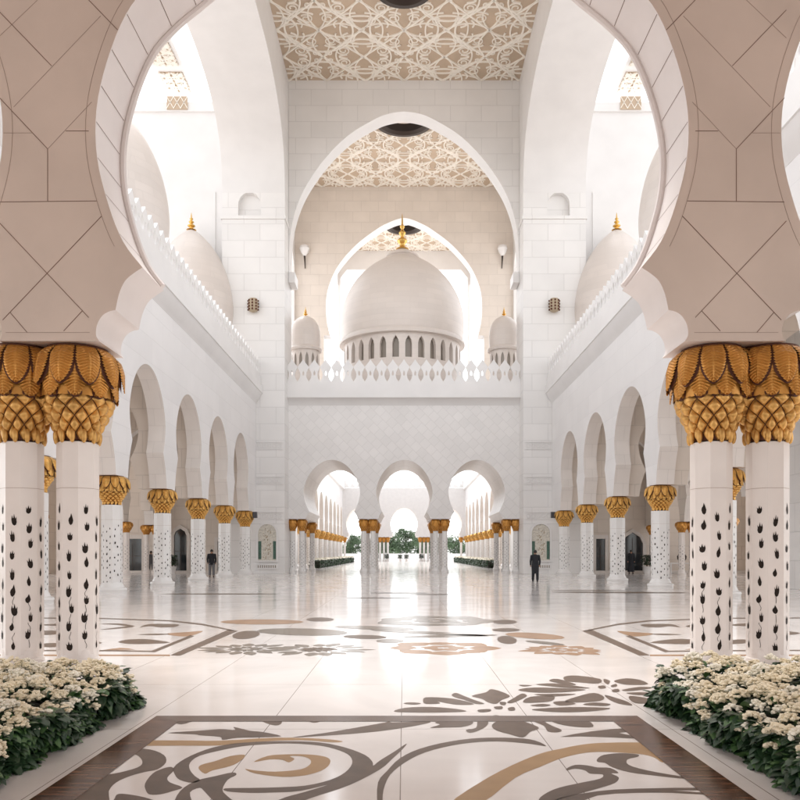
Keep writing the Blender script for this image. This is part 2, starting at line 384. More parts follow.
def capital(R, H, n_leaf, n_sc, rows, hi=True):
    """built with its top at z=0, hanging to -H; R is the widest radius. returns (core+scales, leaves)"""
    tab = [(0, .44), (.04, .58), (.12, .73), (.25, .80), (.42, .79), (.52, .77), (.6, .74), (.7, .64), (.8, .52), (.9, .45), (1, .42)]
    rf = lambda t: (interp(tab, t)*R, -t*H)
    core = MB()
    core.lathe([(rf(i/24)[0]-.03*R, -i/24*H*.97) for i in range(25)], 40 if hi else 20, m=0)
    # skirt with a scalloped lower edge
    sk = 80 if hi else 36; vs = []; q = 6
    for i in range(sk):
        a = 2*pi*i/sk
        for j in range(q):
            t = .22+.31*j/(q-1); r = interp(tab, t)*R+(.012 if i % 2 else -.004)*R*1.2+.05*R*(j/(q-1))**2
            vs.append((r*cos(a), r*sin(a), -t*H-(.012 if i % 2 and j == q-1 else 0)))
    core.add(vs, [(i*q+j, ((i+1) % sk)*q+j, ((i+1) % sk)*q+j+1, i*q+j+1) for i in range(sk) for j in range(q-1)], 2)
    # puffed diamond scales
    g = 7 if hi else 4
    t_a, t_b = .555, .9; dt = (t_b-t_a)/(rows-1) if rows > 1 else .1
    for k in range(rows):
        tc = t_a+dt*k
        for i in range(n_sc):
            th = 2*pi*(i+.5*(k % 2))/n_sc; vs = []
            for a in range(g+1):
                for b in range(g+1):
                    p, q2 = -1+2*a/g, -1+2*b/g
                    u, v = (p+q2)/2, (q2-p)/2
                    puff = (max(0, 1-p*p)*max(0, 1-q2*q2))**.45
                    t = tc+v*dt*.93; r = interp(tab, min(1, t))*R-.035*R+.095*R*puff
                    aa = th+u*pi/n_sc*.93
                    vs.append((r*cos(aa), r*sin(aa), -t*H-.02*H*puff))
            core.add(vs, [(a*(g+1)+b, a*(g+1)+b+1, (a+1)*(g+1)+b+1, (a+1)*(g+1)+b) for a in range(g) for b in range(g)], 1)
    # hanging drops
    nd = n_sc
    for i in range(nd):
        th = 2*pi*(i+.25)/nd; rr = .47*R; w = .48*pi*rr/nd*1.9
        c = (rr*cos(th), rr*sin(th), -.925*H); n = 10 if hi else 6; vs = []; fs = []
        for a in range(n//2+1):
            f = pi*a/(n//2)
            for b in range(n):
                g2 = 2*pi*b/n; vs.append((c[0]+w*.62*sin(f)*cos(g2), c[1]+w*.62*sin(f)*sin(g2), c[2]+.078*H*cos(f)))
        for a in range(n//2):
            for b in range(n): fs.append((a*n+b, a*n+(b+1) % n, (a+1)*n+(b+1) % n, (a+1)*n+b))
        core.add(vs, fs, 1)
    core.lathe([(0, .0), (.66*R, 0), (.66*R, -.025*H), (0, -.025*H)], 40, m=0)
    lv = MB(); a = dict(nu=84, nv=20, veins=14, amp=.032*R) if hi else dict(nu=12, nv=6, veins=5, amp=.02*R)
    for i in range(n_leaf):
        leaf_surf(lv, 2*pi*(i+.5)/n_leaf, n_leaf, rf, .14, .55, .30*R*10/n_leaf, H, .05*R, 0, bulge=.02*R, back=1 if hi else None, **a)
    for i in range(n_leaf):
        leaf_surf(lv, 2*pi*i/n_leaf, n_leaf, rf, .02, .43, .235*R*10/n_leaf, H, .14*R, 0, bulge=.05*R, back=1 if hi else None, **a)
    return core, lv
def tulip(mb, c, u, n, w, h, z, ph, m=0):
    """dark inlaid bud on a flat face; c centre on face, u horizontal dir, n outward normal"""
    j = random.uniform(-.02, .02)*w/.09; tl = random.uniform(-.25, .25); w *= random.uniform(.72, 1.05)
    shp = [(0, -.5), (.3, -.42), (.45, -.2), (.42, .0), (.5, .3), (.3, .12), (.2, .18), (.08, .55), (-.06, .2), (-.2, .15), (-.3, .42), (-.46, .05), (-.42, -.22), (-.28, -.42)]
    if ph % 3 == 1: shp = [(-a, b) for a, b in shp]
    if ph % 3 == 2: shp = [(0, -.5), (.3, -.35), (.42, -.08), (.28, .2), (.06, .55), (-.1, .25), (-.34, .1), (-.42, -.1), (-.28, -.38)]
    pts = [(a*w+b*h*tl*.5+j, b*h) for a, b in shp]
    tri = tessellate_polygon([[Vector((p[0], p[1], 0)) for p in pts]])
    k = len(pts)
    vs = [Vector(c)+Vector(u)*p[0]+Vector(n)*.003+Vector((0, 0, z+p[1])) for p in pts]
    mb.add(vs, [tuple(t) for t in tri], m)
def stem(mb, c, u, n, z0, z1, w, amp, m=0):
    vs = []; k = 8
    for i in range(k+1):
        s = i/k; x = amp*sin(s*pi*1.6); z = z0+(z1-z0)*s
        for e in (-w, w): vs.append(Vector(c)+Vector(u)*(x+e)+Vector(n)*.003+Vector((0, 0, z)))
    mb.add(vs, [(2*i, 2*i+1, 2*i+3, 2*i+2) for i in range(k)], m)
def make_column(kind, htop, R_sh, R_cap, H_cap, mats, nf=8, marks=8, ztop=2.35, mw=.095, mh=.15, sc=(12, 5), nl=10, hi=True, base=1.0, stems=True, dbl=0):
    root = empty('column')
    rot = pi/8 if nf == 8 else 0
    mb = MB(); Rc = R_sh/cos(pi/nf)
    mb.lathe([(Rc*.0, .12), (Rc, .12), (Rc, htop-H_cap+.02), (Rc*.0, htop-H_cap+.02)], nf, m=0, ph=pi/nf)
    if hi:
        mb.lathe([(Rc+.002, ztop+.18), (Rc+.002, ztop+.186)], nf, m=1, ph=pi/nf)
    sh = mb.build('shaft', [mats['shaft'], M['soft_joint']], root, ang=20)
    il = MB()
    for f in range(nf):
        a = 2*pi*f/nf; n = (cos(a), sin(a), 0); u = (-sin(a), cos(a), 0); c = (R_sh*cos(a), R_sh*sin(a), 0)
        st = (ztop-.25)/marks
        for k in range(marks):
            z = .26+st*(k+(.5 if f % 2 else 0))+random.uniform(-.03, .03)
            for e in ((-1, 1) if dbl else (0,)):
                cc = tuple(c[q]+u[q]*e*dbl*random.uniform(.6, 1.2) for q in range(3))
                tulip(il, cc, u, n, mw*random.uniform(.85, 1.1), mh*random.uniform(.75, 1.2), z+(e*st*.25 if dbl else 0)+random.uniform(-.02, .02), random.randint(0, 5))
            if stems and (z < ztop*.5): stem(il, c, u, n, z-st+mh*.5, z-mh*.45, .0035, random.uniform(-.02, .02))
    il.build('inlay', M['inlay'], sh, recalc=False)
    core, lv = capital(R_cap, H_cap, nl, sc[0], sc[1], hi)
    cp = core.build('capital', [M['gold_dark'], mats['scale'], mats['leaf']], root, ang=60, loc=(0, 0, htop))
    lv.build('capital_leaf', [mats['leaf'], M['gold_dark']], cp, ang=50, recalc=False)
    if base:
        mb = MB(); b = R_sh
        k_ = base; mb.lathe([(b*(1+.5*k_), 0), (b*(1+.5*k_), .1*k_), (b*(1+.56*k_), .14*k_), (b*(1+.5*k_), .2*k_), (b*(1+.28*k_), .24*k_), (b*(1+.2*k_), .3*k_), (b*1.02, .34*k_+.1)], 32)
        mb.build('base', mats['shaft'], root)
    return root
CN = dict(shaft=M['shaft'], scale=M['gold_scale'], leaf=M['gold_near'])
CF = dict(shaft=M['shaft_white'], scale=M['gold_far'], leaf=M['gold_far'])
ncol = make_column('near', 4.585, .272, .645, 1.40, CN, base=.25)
YC = 11.8
xs = [(-5.63, 'outer left octagonal column with a fringed gold palm capital, behind the left flower bed'),
      (-4.81, 'inner left octagonal column with a fringed gold palm capital, its right edge open to the courtyard'),
      (4.53, 'inner right octagonal column with gold palm capital, rising behind the right flower bed edge'),
      (5.36, 'outer right octagonal column with gold palm capital, nearest the right picture edge')]
GN = 'big paired foreground columns with palm capitals'
for i, (x, lab) in enumerate(xs):
    o = ncol if i == 0 else copy_tree(ncol)
    o.location = (x, YC, 0); o.rotation_euler.z = [.0, pi/2, pi, -pi/2][i]; tag(o, lab, 'column', GN)
# side-court columns and arcades
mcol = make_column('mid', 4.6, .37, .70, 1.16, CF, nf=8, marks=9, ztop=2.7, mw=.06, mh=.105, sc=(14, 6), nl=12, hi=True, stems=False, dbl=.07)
mused = [False]
L_Y = [57.9-6.6*k for k in range(8)]; R_Y = [57.5-7.2*k for k in range(7)]
ordn = ['farthest', 'second farthest', 'third farthest', 'fourth farthest', 'fifth farthest', 'sixth farthest', 'seventh farthest', 'eighth farthest']
for s, ys, nm in ((-1, L_Y, 'left'), (1, R_Y, 'right')):
    for i, y in enumerate(ys):
        o = copy_tree(mcol) if mused[0] else mcol; mused[0] = True
        o.location = (s*11.5, y, 0); o.rotation_euler.z = (i % 4)*pi/2
        tag(o, '%s white column of the %s courtyard arcade, gold capital, dark bud inlay' % (ordn[i], nm), 'column', 'single columns carrying the courtyard side arcades')
def side_arcade(s, ys, y_end, lab, x0=11.1, x1=11.9, top=12.9, mw=None):
    ys = sorted(ys); ops = []
    for a, b in zip(ys[:-1], ys[1:]):
        g = (b-a)/2
        ops.append(((a+b)/2, horseshoe(g-.68, 4.6, g-1.2, 6.2, g-.86, 7.5, 9.75)))
    o = arcade_outline(ys[0]-.68, y_end, 4.6, top, ops)
    mb = MB(); xs_ = sorted((s*x0, s*x1)); mb.prism(o, 'yz', xs_[0], xs_[1], 0, 1)
    w = mb.build('arcade_wall', [M['white_wall'], M['jamb']])
    return tag(w, lab, 'wall')
wl = side_arcade(-1, L_Y, 59.98, 'tall white left courtyard wall pierced by pointed horseshoe arches')
wr = side_arcade(1, R_Y, 59.98, 'tall white right courtyard wall pierced by pointed horseshoe arches')
def cornice(s, y0, y1, parent):
    mb = MB()
    pr = [(11.09, 12.8), (11.0, 12.95), (10.85, 13.1), (10.66, 13.5), (10.6, 13.52), (10.6, 14.1), (10.72, 14.12), (10.72, 14.75), (11.9, 14.75), (11.9, 12.8)]
    mb.prism([(s*x, z) for x, z in pr], 'xz', y0, y1); return mb.build('cornice', M['white'], parent)
cornice(-1, 12.35, 59.98, wl); cornice(1, 12.35, 59.98, wr)

def post_shape(w, h):
    g = w/2
    L = [(g*.98, 0), (g*.98, h*.05), (g*.62, h*.18), (g*.50, h*.32), (g*.60, h*.46), (g*.97, h*.62), (g*.97, h*.68), (g*.72, h*.75), (g*.42, h*.84), (g*.16, h*.93), (0, h)]
    return [(-a, b) for a, b in L]+[(a, b) for a, b in L[:-1]][::-1]
def balustrade(a0, a1, axis, c, z0, h, lab, pitch=.83, thick=.16):
    root = empty('balustrade', (0, 0, 0)); tag(root, lab, 'balustrade')
    n = int((a1-a0)/pitch); w = (a1-a0)/n; mb = MB()
    for i in range(n):
        m0 = a0+w*(i+.5)
        hole = [(m0-.07, z0+h*.30), (m0+.07, z0+h*.30), (m0+.08, z0+h*.42), (m0, z0+h*.52), (m0-.08, z0+h*.42)]
        sh = [(m0+p, z0+q+.001) for p, q in post_shape(w, h)]
        mb.prism([sh, hole], 'xz' if axis == 'x' else 'yz', c-thick/2, c+thick/2)
    p = mb.build('baluster_row', M['white'], root); p['kind'] = 'stuff'
    mb = MB()
    if axis == 'x': mb.box(a0, a1, c-.2, c+.2, z0-.12, z0)
    else: mb.box(c-.2, c+.2, a0, a1, z0-.12, z0)
    mb.build('rail', M['white'], root)
    return root
balustrade(12.4, 59.9, 'y', -10.95, 14.9, 1.25, 'pierced white balustrade with pointed merlons along the left courtyard cornice')
balustrade(12.4, 59.9, 'y', 10.95, 14.9, 1.25, 'pierced white balustrade with pointed merlons along the right courtyard cornice')

# ------------------------------------------------------------------ side galleries
def ornament(mb, x0, x1, y0, y1, T, z, w=.13, th=.1, seed=1, m=0):
    """mirrored interlace of bands, circles, petals and curls fixed under a ceiling at height z"""
    nx = max(1, round((x1-x0)/T)); ny = max(1, round((y1-y0)/T)); tx = (x1-x0)/nx; ty = (y1-y0)/ny
    def cur(f, n=14): return [f(i/n) for i in range(n+1)]
    base = []
    base.append(([(0, 0), (.5, .5)], 1.3)); base.append(([(.5, 0), (0, .5)], 1.2))
    base.append((cur(lambda t: (.5-.40*cos(t*pi/2), .40*sin(t*pi/2))), 1.25))
    base.append((cur(lambda t: (.34*cos(t*pi/2), .5-.34*sin(t*pi/2))), 1.1))
    base.append((cur(lambda t: (.25*cos(t*pi/2)**.8, .25*sin(t*pi/2)**.8)), 1))
    base.append((cur(lambda t: (.5*t, .10*sin(t*pi)+.02)), .9)); base.append((cur(lambda t: (.10*sin(t*pi)+.02, .5*t)), .9))
    base.append((cur(lambda t: (.5-.10*sin(t*pi), .5*t)), .9))
    for (cx, cy, r, a0, tr, sg) in ((.24, .38, .085, 0, 1.6, 1), (.38, .20, .075, 2.4, 1.5, -1), (.12, .17, .06, 4.0, 1.4, 1), (.42, .43, .05, 1.0, 1.4, -1)):
        base.append((cur(lambda t: (cx+r*(1-.75*t)*cos(a0+sg*t*tr*2*pi), cy+r*(1-.75*t)*sin(a0+sg*t*tr*2*pi)), 22), .7))
    for (ax, ay, bx, by) in ((.05, .3, .2, .27), (.3, .05, .27, .18), (.33, .32, .46, .27), (.2, .46, .3, .5), (.16, .05, .22, .12)):
        base.append((cur(lambda t: (ax+(bx-ax)*t+.03*sin(t*pi), ay+(by-ay)*t), 6), 1.0))
    for i in range(nx):
        for j in range(ny):
            for mx in (0, 1):
                for my in (0, 1):
                    for pts, ww in base:
                        q = [(x0+tx*(i+(1-p[0] if mx else p[0])), y0+ty*(j+(1-p[1] if my else p[1]))) for p in pts]
                        mb.ribbon(q, w*ww, z-th*(.8+.4*ww/1.3), z, m)
gal_tile = None
for s, ys, nm in ((-1, L_Y, 'left'), (1, R_Y, 'right')):
    def bx(mb, a, b, *r): mb.box(min(s*a, s*b), max(s*a, s*b), *r)
    mb = MB(); bx(mb, 11.9, 27.5, 12.32, 63.0, 12.0, 12.88)
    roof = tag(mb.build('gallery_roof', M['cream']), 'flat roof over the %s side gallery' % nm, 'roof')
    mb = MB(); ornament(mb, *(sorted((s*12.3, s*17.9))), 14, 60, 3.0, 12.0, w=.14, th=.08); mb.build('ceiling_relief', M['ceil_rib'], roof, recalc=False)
    mb = MB(); xx = sorted((s*27, s*27.5)); mb.prism([[(12.32, 0), (63, 0), (63, 11.99), (12.32, 11.99)]]+[[(y-3.0, .5), (y+3.0, .5), (y+3.0, 9), (y, 11.6), (y-3.0, 9)] for y in (16, 22.5, 29, 35.5, 42, 48.5, 55)], 'yz', xx[0], xx[1])  # arched openings added and widened to let daylight into the gallery
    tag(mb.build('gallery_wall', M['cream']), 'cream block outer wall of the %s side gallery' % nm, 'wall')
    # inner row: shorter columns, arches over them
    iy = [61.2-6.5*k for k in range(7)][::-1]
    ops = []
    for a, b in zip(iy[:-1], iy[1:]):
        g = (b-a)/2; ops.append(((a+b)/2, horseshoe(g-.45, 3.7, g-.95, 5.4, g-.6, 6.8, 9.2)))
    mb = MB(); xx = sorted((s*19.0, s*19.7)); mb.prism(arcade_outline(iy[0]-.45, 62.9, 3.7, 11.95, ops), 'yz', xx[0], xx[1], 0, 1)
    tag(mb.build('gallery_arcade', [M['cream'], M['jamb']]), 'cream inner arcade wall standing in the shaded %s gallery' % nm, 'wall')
    # transverse arches
    tg = empty('transverse_arch', (0, 0, 0)); tag(tg, 'row of cream horseshoe cross arches spanning the %s gallery' % nm, 'arch')
    for y in ys:
        if y < 14: continue
        pr = horseshoe(2.85, 4.62, 2.5, 6.0, 2.9, 7.4, 9.9)
        c = s*15.45
        o = arcade_outline(s*15.45-3.53, s*15.45+3.53, 4.62, 11.95, [(c, pr)])
        mb = MB(); mb.prism(o, 'xz', y-.3, y+.3, 0, 1); mb.build('cross_arch', [M['cream'], M['jamb']], tg)
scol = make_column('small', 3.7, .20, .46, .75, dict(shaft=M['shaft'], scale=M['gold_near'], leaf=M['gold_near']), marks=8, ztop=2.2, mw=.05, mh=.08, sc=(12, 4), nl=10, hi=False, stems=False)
su = False
for s, nm in ((-1, 'left'), (1, 'right')):
    for k in range(7):
        for dx in (-.36, .36):
            o = copy_tree(scol) if su else scol; su = True
            o.location = (s*19.35+dx, 61.2-6.5*k, 0)
            tag(o, 'short shaded column with copper gold capital in the inner row of the %s gallery' % nm, 'column', 'short inner columns of the %s gallery' % nm)

# ------------------------------------------------------------------ front wall with the three arches
XC = .02
pr = horseshoe(2.0, 4.2, 1.72, 4.75, 2.2, 6.35, 8.78)
outl = [(-9.1, 13.3), (-9.1, 4.2)]
for c in (-5.62, 0, 5.62): outl += [(XC+c+h, z) for h, z in pr]
outl += [(9.1, 4.2), (9.1, 13.3)]
mb = MB(); mb.prism(outl, 'xz', 62, 70, 0, 1)
fw = mb.build('portal_wall', [M['lattice_wall'], M['jamb']]); tag(fw, 'white end wall with three horseshoe arches below the balcony', 'wall')
mb = MB(); mb.box(-9.1, 9.1, 70.002, 77, 12.3, 13.3); mb.build('roof_slab', M['white'], fw)
mb = MB()
mb.prism([(61.99, 13.0), (61.8, 13.3), (61.45, 13.5), (61.35, 13.5), (61.35, 14.55), (61.99, 14.55)], 'yz', -9.1, 9.1)
mb.build('cornice', M['white'], fw)
balustrade(-9.05, 9.05, 'x', 61.6, 14.68, 1.8, 'pierced white balustrade with pointed merlons in front of the great dome', pitch=.84)
mb = MB(); mb.box(-9.1, 9.1, 62.01, 77, 13.3, 14.5); mb.build('terrace', M['white'], fw)

# portal columns in clusters of four
pcol = make_column('portal', 4.2, .2, .43, .95, dict(shaft=M['shaft_white'], scale=M['gold_near'], leaf=M['gold_near']), marks=9, ztop=2.6, mw=.05, mh=.08, sc=(10, 4), nl=8, hi=False, stems=False)
pu = False
for gi, (c, w) in enumerate(((-8.35, 'left of the left arch'), (-2.81, 'between left and middle arches'), (2.81, 'between middle and right arches'), (8.35, 'right of the right arch'))):
    for y, fb in ((62.5, 'front'), (69.5, 'rear')):
        for dx in (-.36, .36):
            o = copy_tree(pcol) if pu else pcol; pu = True
            o.location = (XC+c+dx, y, 0)
            tag(o, '%s slim %s column with gold capital %s of the end wall' % ('left-hand' if dx < 0 else 'right-hand', fb, w), 'column', 'slim clustered columns under the three end arches')

# great piers beside the portal and the giant vault bays
ZC = EYE+36.6
bay = {}
for s, nm in ((-1, 'left'), (1, 'right')):
    mb = MB()
    x0, x1 = sorted((s*8.95, s*13.65))
    niche = [(s*11.6-.85, 26.9), (s*11.6+.85, 26.9)]+[(s*11.6+.85*cos(a*pi/12), 27.7+.95*sin(a*pi/12)) for a in range(13)]
    mb.box(x0, x1, 60, 63.6, 0, 26.6, 0)
    mb.box(x0-.08, x1+.08, 59.9, 63.6, 26.6, 26.85, 0)
    mb.prism([[(x0, 26.85), (x1, 26.85), (x1, 31), (x0, 31)], niche], 'xz', 60.06, 60.5, 0)
    mb.box(x0, x1, 60.5, 63.6, 26.85, ZC, 0)
    pier = mb.build('portal_pier', M['block']); tag(pier, 'massive white block pier on the %s of the balcony and dome' % nm, 'pier')
    # giant side arch springing towards the viewer
    low = [(60.05, 28.6), (59.95, 30.0), (59.4, 31.6), (58.4, 32.8), (57.0, 33.6), (55.4, 34.2), (53, 34.65), (50, 34.8), (38, 34.8)]
    low = catmull(low, 4, False)
    pts = [(60.5, ZC+.6), (60.5, 28.6)]+low+[(38, ZC+.6)]
    mb = MB(); mb.prism(pts, 'yz', x0+.004, x1-.004, 0, 0)
    tag(mb.build('giant_arch', M['white']), 'huge smooth white arch springing from the %s pier up out of view' % nm, 'arch')
    # outer wall beyond the giant arch, stepped panel
    a, b = sorted((s*13.66, s*34))
    mb = MB(); mb.box(a, b, 62, 63, 13, EYE+34.8, 0)
    px0, px1 = sorted((s*14.6, s*20)); mb.box(px0, px1, 61.9, 61.999, 13, EYE+27.9, 0); mb.box(a, b, 61.8, 61.999, EYE+34.1, EYE+34.8, 0)
    ow = mb.build('outer_wall', M['white']); tag(ow, 'plain white upper wall seen beyond the %s side domes' % nm, 'wall')
    c0, c1 = sorted((s*16.7, s*18.3)); mb = MB(); mb.box(c0, c1, 61.7, 61.799, EYE+34.2, EYE+35.2, 0)
    nx = 6; wv = (c1-c0)/3
    for i in range(3):
        for a0, a1 in ((0, 1), (1, 0)):
            p = [(c0+wv*i, EYE+34.25+.9*a0), (c0+wv*(i+1), EYE+34.25+.9*a1)]
            d = .06; mb.add([(p[0][0], 61.66, p[0][1]-d), (p[1][0], 61.66, p[1][1]-d), (p[1][0], 61.66, p[1][1]+d), (p[0][0], 61.66, p[0][1]+d)], [(0, 1, 2, 3)], 1)
    mb.build('lattice_panel', [M['ceil_bg'], M['ceil_rib']], ow, recalc=False)
    # ornamented beam of the neighbouring bay
    b0, b1 = sorted((s*16.6, s*19.0)); mb = MB(); mb.box(b0, b1, 38, 63, ZC, ZC+.8, 0)
    bm_ = mb.build('roof_beam', M['white']); tag(bm_, 'white roof beam with carved tan soffit panels high on the %s' % nm, 'beam')
    mb = MB()
    for y in (60.9, 57.4, 53.5):
        mb.box(b0+.3, b1-.3, y, y+2.6, ZC-.05, ZC-.002, 0); ornament(mb, b0+.3, b1-.3, y, y+2.6, 1.6, ZC-.05, w=.1, th=.08, m=1)
    mb.build('soffit_panel', [M['ceil_bg'], M['ceil_rib']], bm_, recalc=False)
    # far support of the vault, outside the view
    mb = MB(); c0, c1 = sorted((s*17, s*21.5)); mb.box(c0, c1, 34, 37.99, 0, 34, 0)
    tag(mb.build('vault_pier', M['block']), 'white pier holding the vault edge outside the %s gallery' % nm, 'pier')
mb = MB(); mb.box(-21.5, 21.5, 34, 37.99, 34.0, ZC+.6)
tag(mb.build('vault_beam', M['white']), 'broad white beam closing the near edge of the vault', 'beam')

def ring(c, r, n=36): return [(c[0]+r*cos(2*pi*i/n), c[1]+r*sin(2*pi*i/n)) for i in range(n)]
def bay_ceiling(x, y0, y1, cy, R, lab, T=6.0):
    mb = MB(); mb.prism([[(-x, y0), (x, y0), (x, y1), (-x, y1)], ring((0, cy), R)], 'xy', ZC, ZC+.6, 0)
    c = mb.build('vault_ceiling', M['ceil_bg']); tag(c, lab, 'ceiling')
    mb = MB(); ornament(mb, -x, x, y1-24 if y1 == 62 else y0, y1, T, ZC, w=.115, th=.07)
    vv, ff = [], []
    # drop ribs that would cross the round opening
    o = MB()
    for f, mi in zip(mb.f, mb.m):
        if all((mb.v[i][0]**2+(mb.v[i][1]-cy)**2) > (R+.15)**2 for i in f): o.f.append(f); o.m.append(mi)
    o.v = mb.v
    o.build('ceiling_relief', M['ceil_rib'], c, recalc=False)
    mb = MB()
    pts = [(R+.35, -.35), (R+.35, .05), (R-.02, .55), (R-.25, .5), (R-.3, -.2), (R, -.38)]
    n = 40; vs = []; k = len(pts)
    for i in range(n):
        a = 2*pi*i/n
        for r, z in pts: vs.append((r*cos(a), cy+r*sin(a), ZC+z))
    mb.add(vs, [(i*k+j, ((i+1) % n)*k+j, ((i+1) % n)*k+(j+1) % k, i*k+(j+1) % k) for i in range(n) for j in range(k)], 0)
    mb.build('oculus_ring', M['dark'], c)
    mb = MB(); mb.lathe([(R+.3, .75), (R*.8, 1.5), (R*.4, 1.9), (.05, 2.0)], 32, (0, cy, ZC)); mb.build('oculus_cap', M['white'], c)
bay_ceiling(8.95, 38, 62, 51.4, 1.6, 'carved tan and cream vault ceiling in front of the great dome')
bay_ceiling(10.9, 63.6, 80, 67.3, 2.15, 'carved tan ceiling seen through the tall pointed arch above the dome')
bay_ceiling(8.0, 81.6, 97, 89.3, 1.7, 'small strip of carved ceiling behind the dome finial')
# far arch wall of the first bay
hp = [(8.90, 23.3), (8.92, 24.5), (8.76, 26.6), (8.25, 28.6), (7.36, 30.4), (5.97, 32.3), (4.22, 34.0), (2.13, 35.25), (1.0, 35.65), (0, 35.78)]
hp = catmull(hp, 5, False)
def pointed_wall(name, hw, y0, y1, zbot, feet, hp, m0, m1, lab, zfoot=None):
    o = [(-hw, ZC+.6), (-hw, zbot)]+[(-h, z) for h, z in hp]+[(h, z) for h, z in hp[::-1][1:]]+[(hw, zbot), (hw, ZC+.6)]
    mb = MB(); mb.prism(o, 'xz', y0, y1, 0, 1); w = mb.build(name, [m0, m1]); tag(w, lab, 'wall'); return w
a1 = pointed_wall('arch_wall', 8.94, 62.0, 63.6, 23.3, 0, hp, M['block'], M['white'], 'white block wall with a tall pointed arch framing the great dome')
mb = MB()
for s in (-1, 1):
    x0, x1 = sorted((s*8.93, s*8.45)); mb.box(x0, x1, 61.9, 63.7, 22.5, 23.299)
mb.build('arch_corbel', M['white'], a1)
hp2 = catmull([(7.4, 23.3), (7.7, 24.6), (7.8, 26.4), (7.55, 28.15), (6.6, 30.25), (4.8, 32.35), (2.7, 33.95), (1.5, 34.6), (.6, 34.95), (0, 35.05)], 5, False)
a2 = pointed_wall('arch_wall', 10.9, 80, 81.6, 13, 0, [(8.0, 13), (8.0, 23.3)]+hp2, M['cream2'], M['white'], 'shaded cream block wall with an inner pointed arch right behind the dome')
fo = [(-7.7, 13), (-7.7, 34.9), (-6.9, 35.9), (6.9, 35.9), (7.7, 34.9), (7.7, 13)]
mb = MB(); mb.prism([(8.0, 13), (8.0, ZC), (-8.0, ZC), (-8.0, 13)]+fo, 'xz', 97, 98, 0)  # wall cut open so bright sky stands in for its lit face
tag(mb.build('far_vault_frame', M['white']), 'open white frame at the far end, sky in place of the lit wall behind the dome', 'wall')
# side walls of the second bay; open sides on the third
for s, nm in ((-1, 'left'), (1, 'right')):
    mb = MB(); x0, x1 = sorted((s*10.9, s*11.6)); mb.prism([[(63.6, 0), (81.6, 0), (81.6, ZC), (63.6, ZC)], [(65, 14), (79.4, 14), (79.4, 30), (72.2, 36.5), (65, 30)]], 'yz', x0, x1)  # unseen; opening enlarged to bring light onto the inner arch wall
    tag(mb.build('vault_side_wall', M['white']), 'cream %s side wall of the second vault bay' % nm, 'wall')
    mb = MB(); x0, x1 = sorted((s*8.0, s*8.6)); mb.prism([(81.6, ZC), (81.6, 34), (89, 36.5), (97, 34), (97, ZC)], 'yz', x0, x1)
    tag(mb.build('vault_side_arch', M['white']), 'white shallow side arch of the farthest bay on the %s' % nm, 'arch')

# ------------------------------------------------------------------ domes
def finial(R, H):
    k = H
    return [(0, 0), (.20*R, 0), (.24*R, .02*k), (.12*R, .07*k), (.10*R, .14*k), (.17*R, .2*k), (.19*R, .25*k), (.12*R, .31*k), (.06*R, .35*k), (.11*R, .42*k), (.13*R, .46*k), (.09*R, .51*k), (.045*R, .55*k), (.08*R, .61*k), (.09*R, .64*k), (.04*R, .69*k), (.03*R, .8*k), (.012*R, .95*k), (0, k)]
def drum(mb, r, z0, z1, n, cy=(0, 0), m=0):
    w = 2*pi/n
    for i in range(n):
        a = w*i; aw = w/2
        outer = [(-aw, z0), (aw, z0), (aw, z1), (-aw, z1)]
        hw = aw*.52; zh = z1-z0
        hole = [(-hw, z0+.12*zh), (hw, z0+.12*zh), (hw, z0+.62*zh), (hw*.7, z0+.76*zh), (0, z0+.88*zh), (-hw*.7, z0+.76*zh), (-hw, z0+.62*zh)]
        tri = tessellate_polygon([[Vector((p[0]*r, p[1], 0)) for p in l] for l in (outer, hole)])
        fl = outer+hole; k = len(fl)
        vs = [((r)*cos(a+p[0]), (r)*sin(a+p[0]), p[1]) for p in fl]+[((r*.93)*cos(a+p[0]), (r*.93)*sin(a+p[0]), p[1]) for p in hole]
        mb.add(vs, [tuple(t) for t in tri]+[(4+j, 4+(j+1) % 7, k+(j+1) % 7, k+j) for j in range(7)], m)
def dome(name, loc, prof, zbase, dr, nwin, fin, lab, cat='dome', fm=None):
    root = empty(name, loc); tag(root, lab, cat)
    mb = MB(); mb.lathe(prof, 64); mb.build('dome_shell', M['dome'], root, ang=50)
    if dr:
        r, z0, z1 = dr; mb = MB(); drum(mb, r, z0, z1, nwin); d = mb.build('drum', M['dome'], root, ang=30)
        mb = MB(); mb.lathe([(r*.92, z0), (r*.92, z1)], 48); mb.build('drum_window', M['shade'], d)
        mb = MB(); mb.lathe([(r*1.0, 14.5), (r*1.03, z0-.25), (r*1.03, z0-.02), (r, z0)], 48); mb.build('drum_base', M['dome'], root)
    zt = prof[-1][1]; R = fin[0]
    mb = MB(); mb.lathe([(max(a, .001), b+zt-.05) for a, b in catmull(finial(R, fin[1]), 4, False)], 28); mb.build('finial', M['gold_fin'], root, ang=60)
    return root
k = 69/F
zpx = lambda y: EYE+(VY-y)*k
cap = [(60*k, 343), (61.2*k, 334), (61.4*k, 324), (60*k, 311.5), (55*k, 297.5), (46.5*k, 283.5), (34*k, 271), (20*k, 261.5), (15*k, 259), (16.5*k, 257.5), (15.5*k, 255.8), (9*k, 252), (3*k, 249.5), (.01, 249.3)]
capz = catmull([(r, zpx(y)) for r, y in cap], 4, False)
pf = [(62.5*k, zpx(347.5)), (62.5*k, zpx(345)), (61*k, zpx(343.5)), (60*k, zpx(342)), (58*k, zpx(341))]+capz
dome('great_dome', (-.15, 69, 0), pf, 0, (58*k, zpx(374), zpx(347.5)), 30, (2.3, 32*k+.4), 'large pale marble onion dome with gold finial behind the balustrade')
k2 = 66/F; z2 = lambda y: EYE+(VY-y)*k2
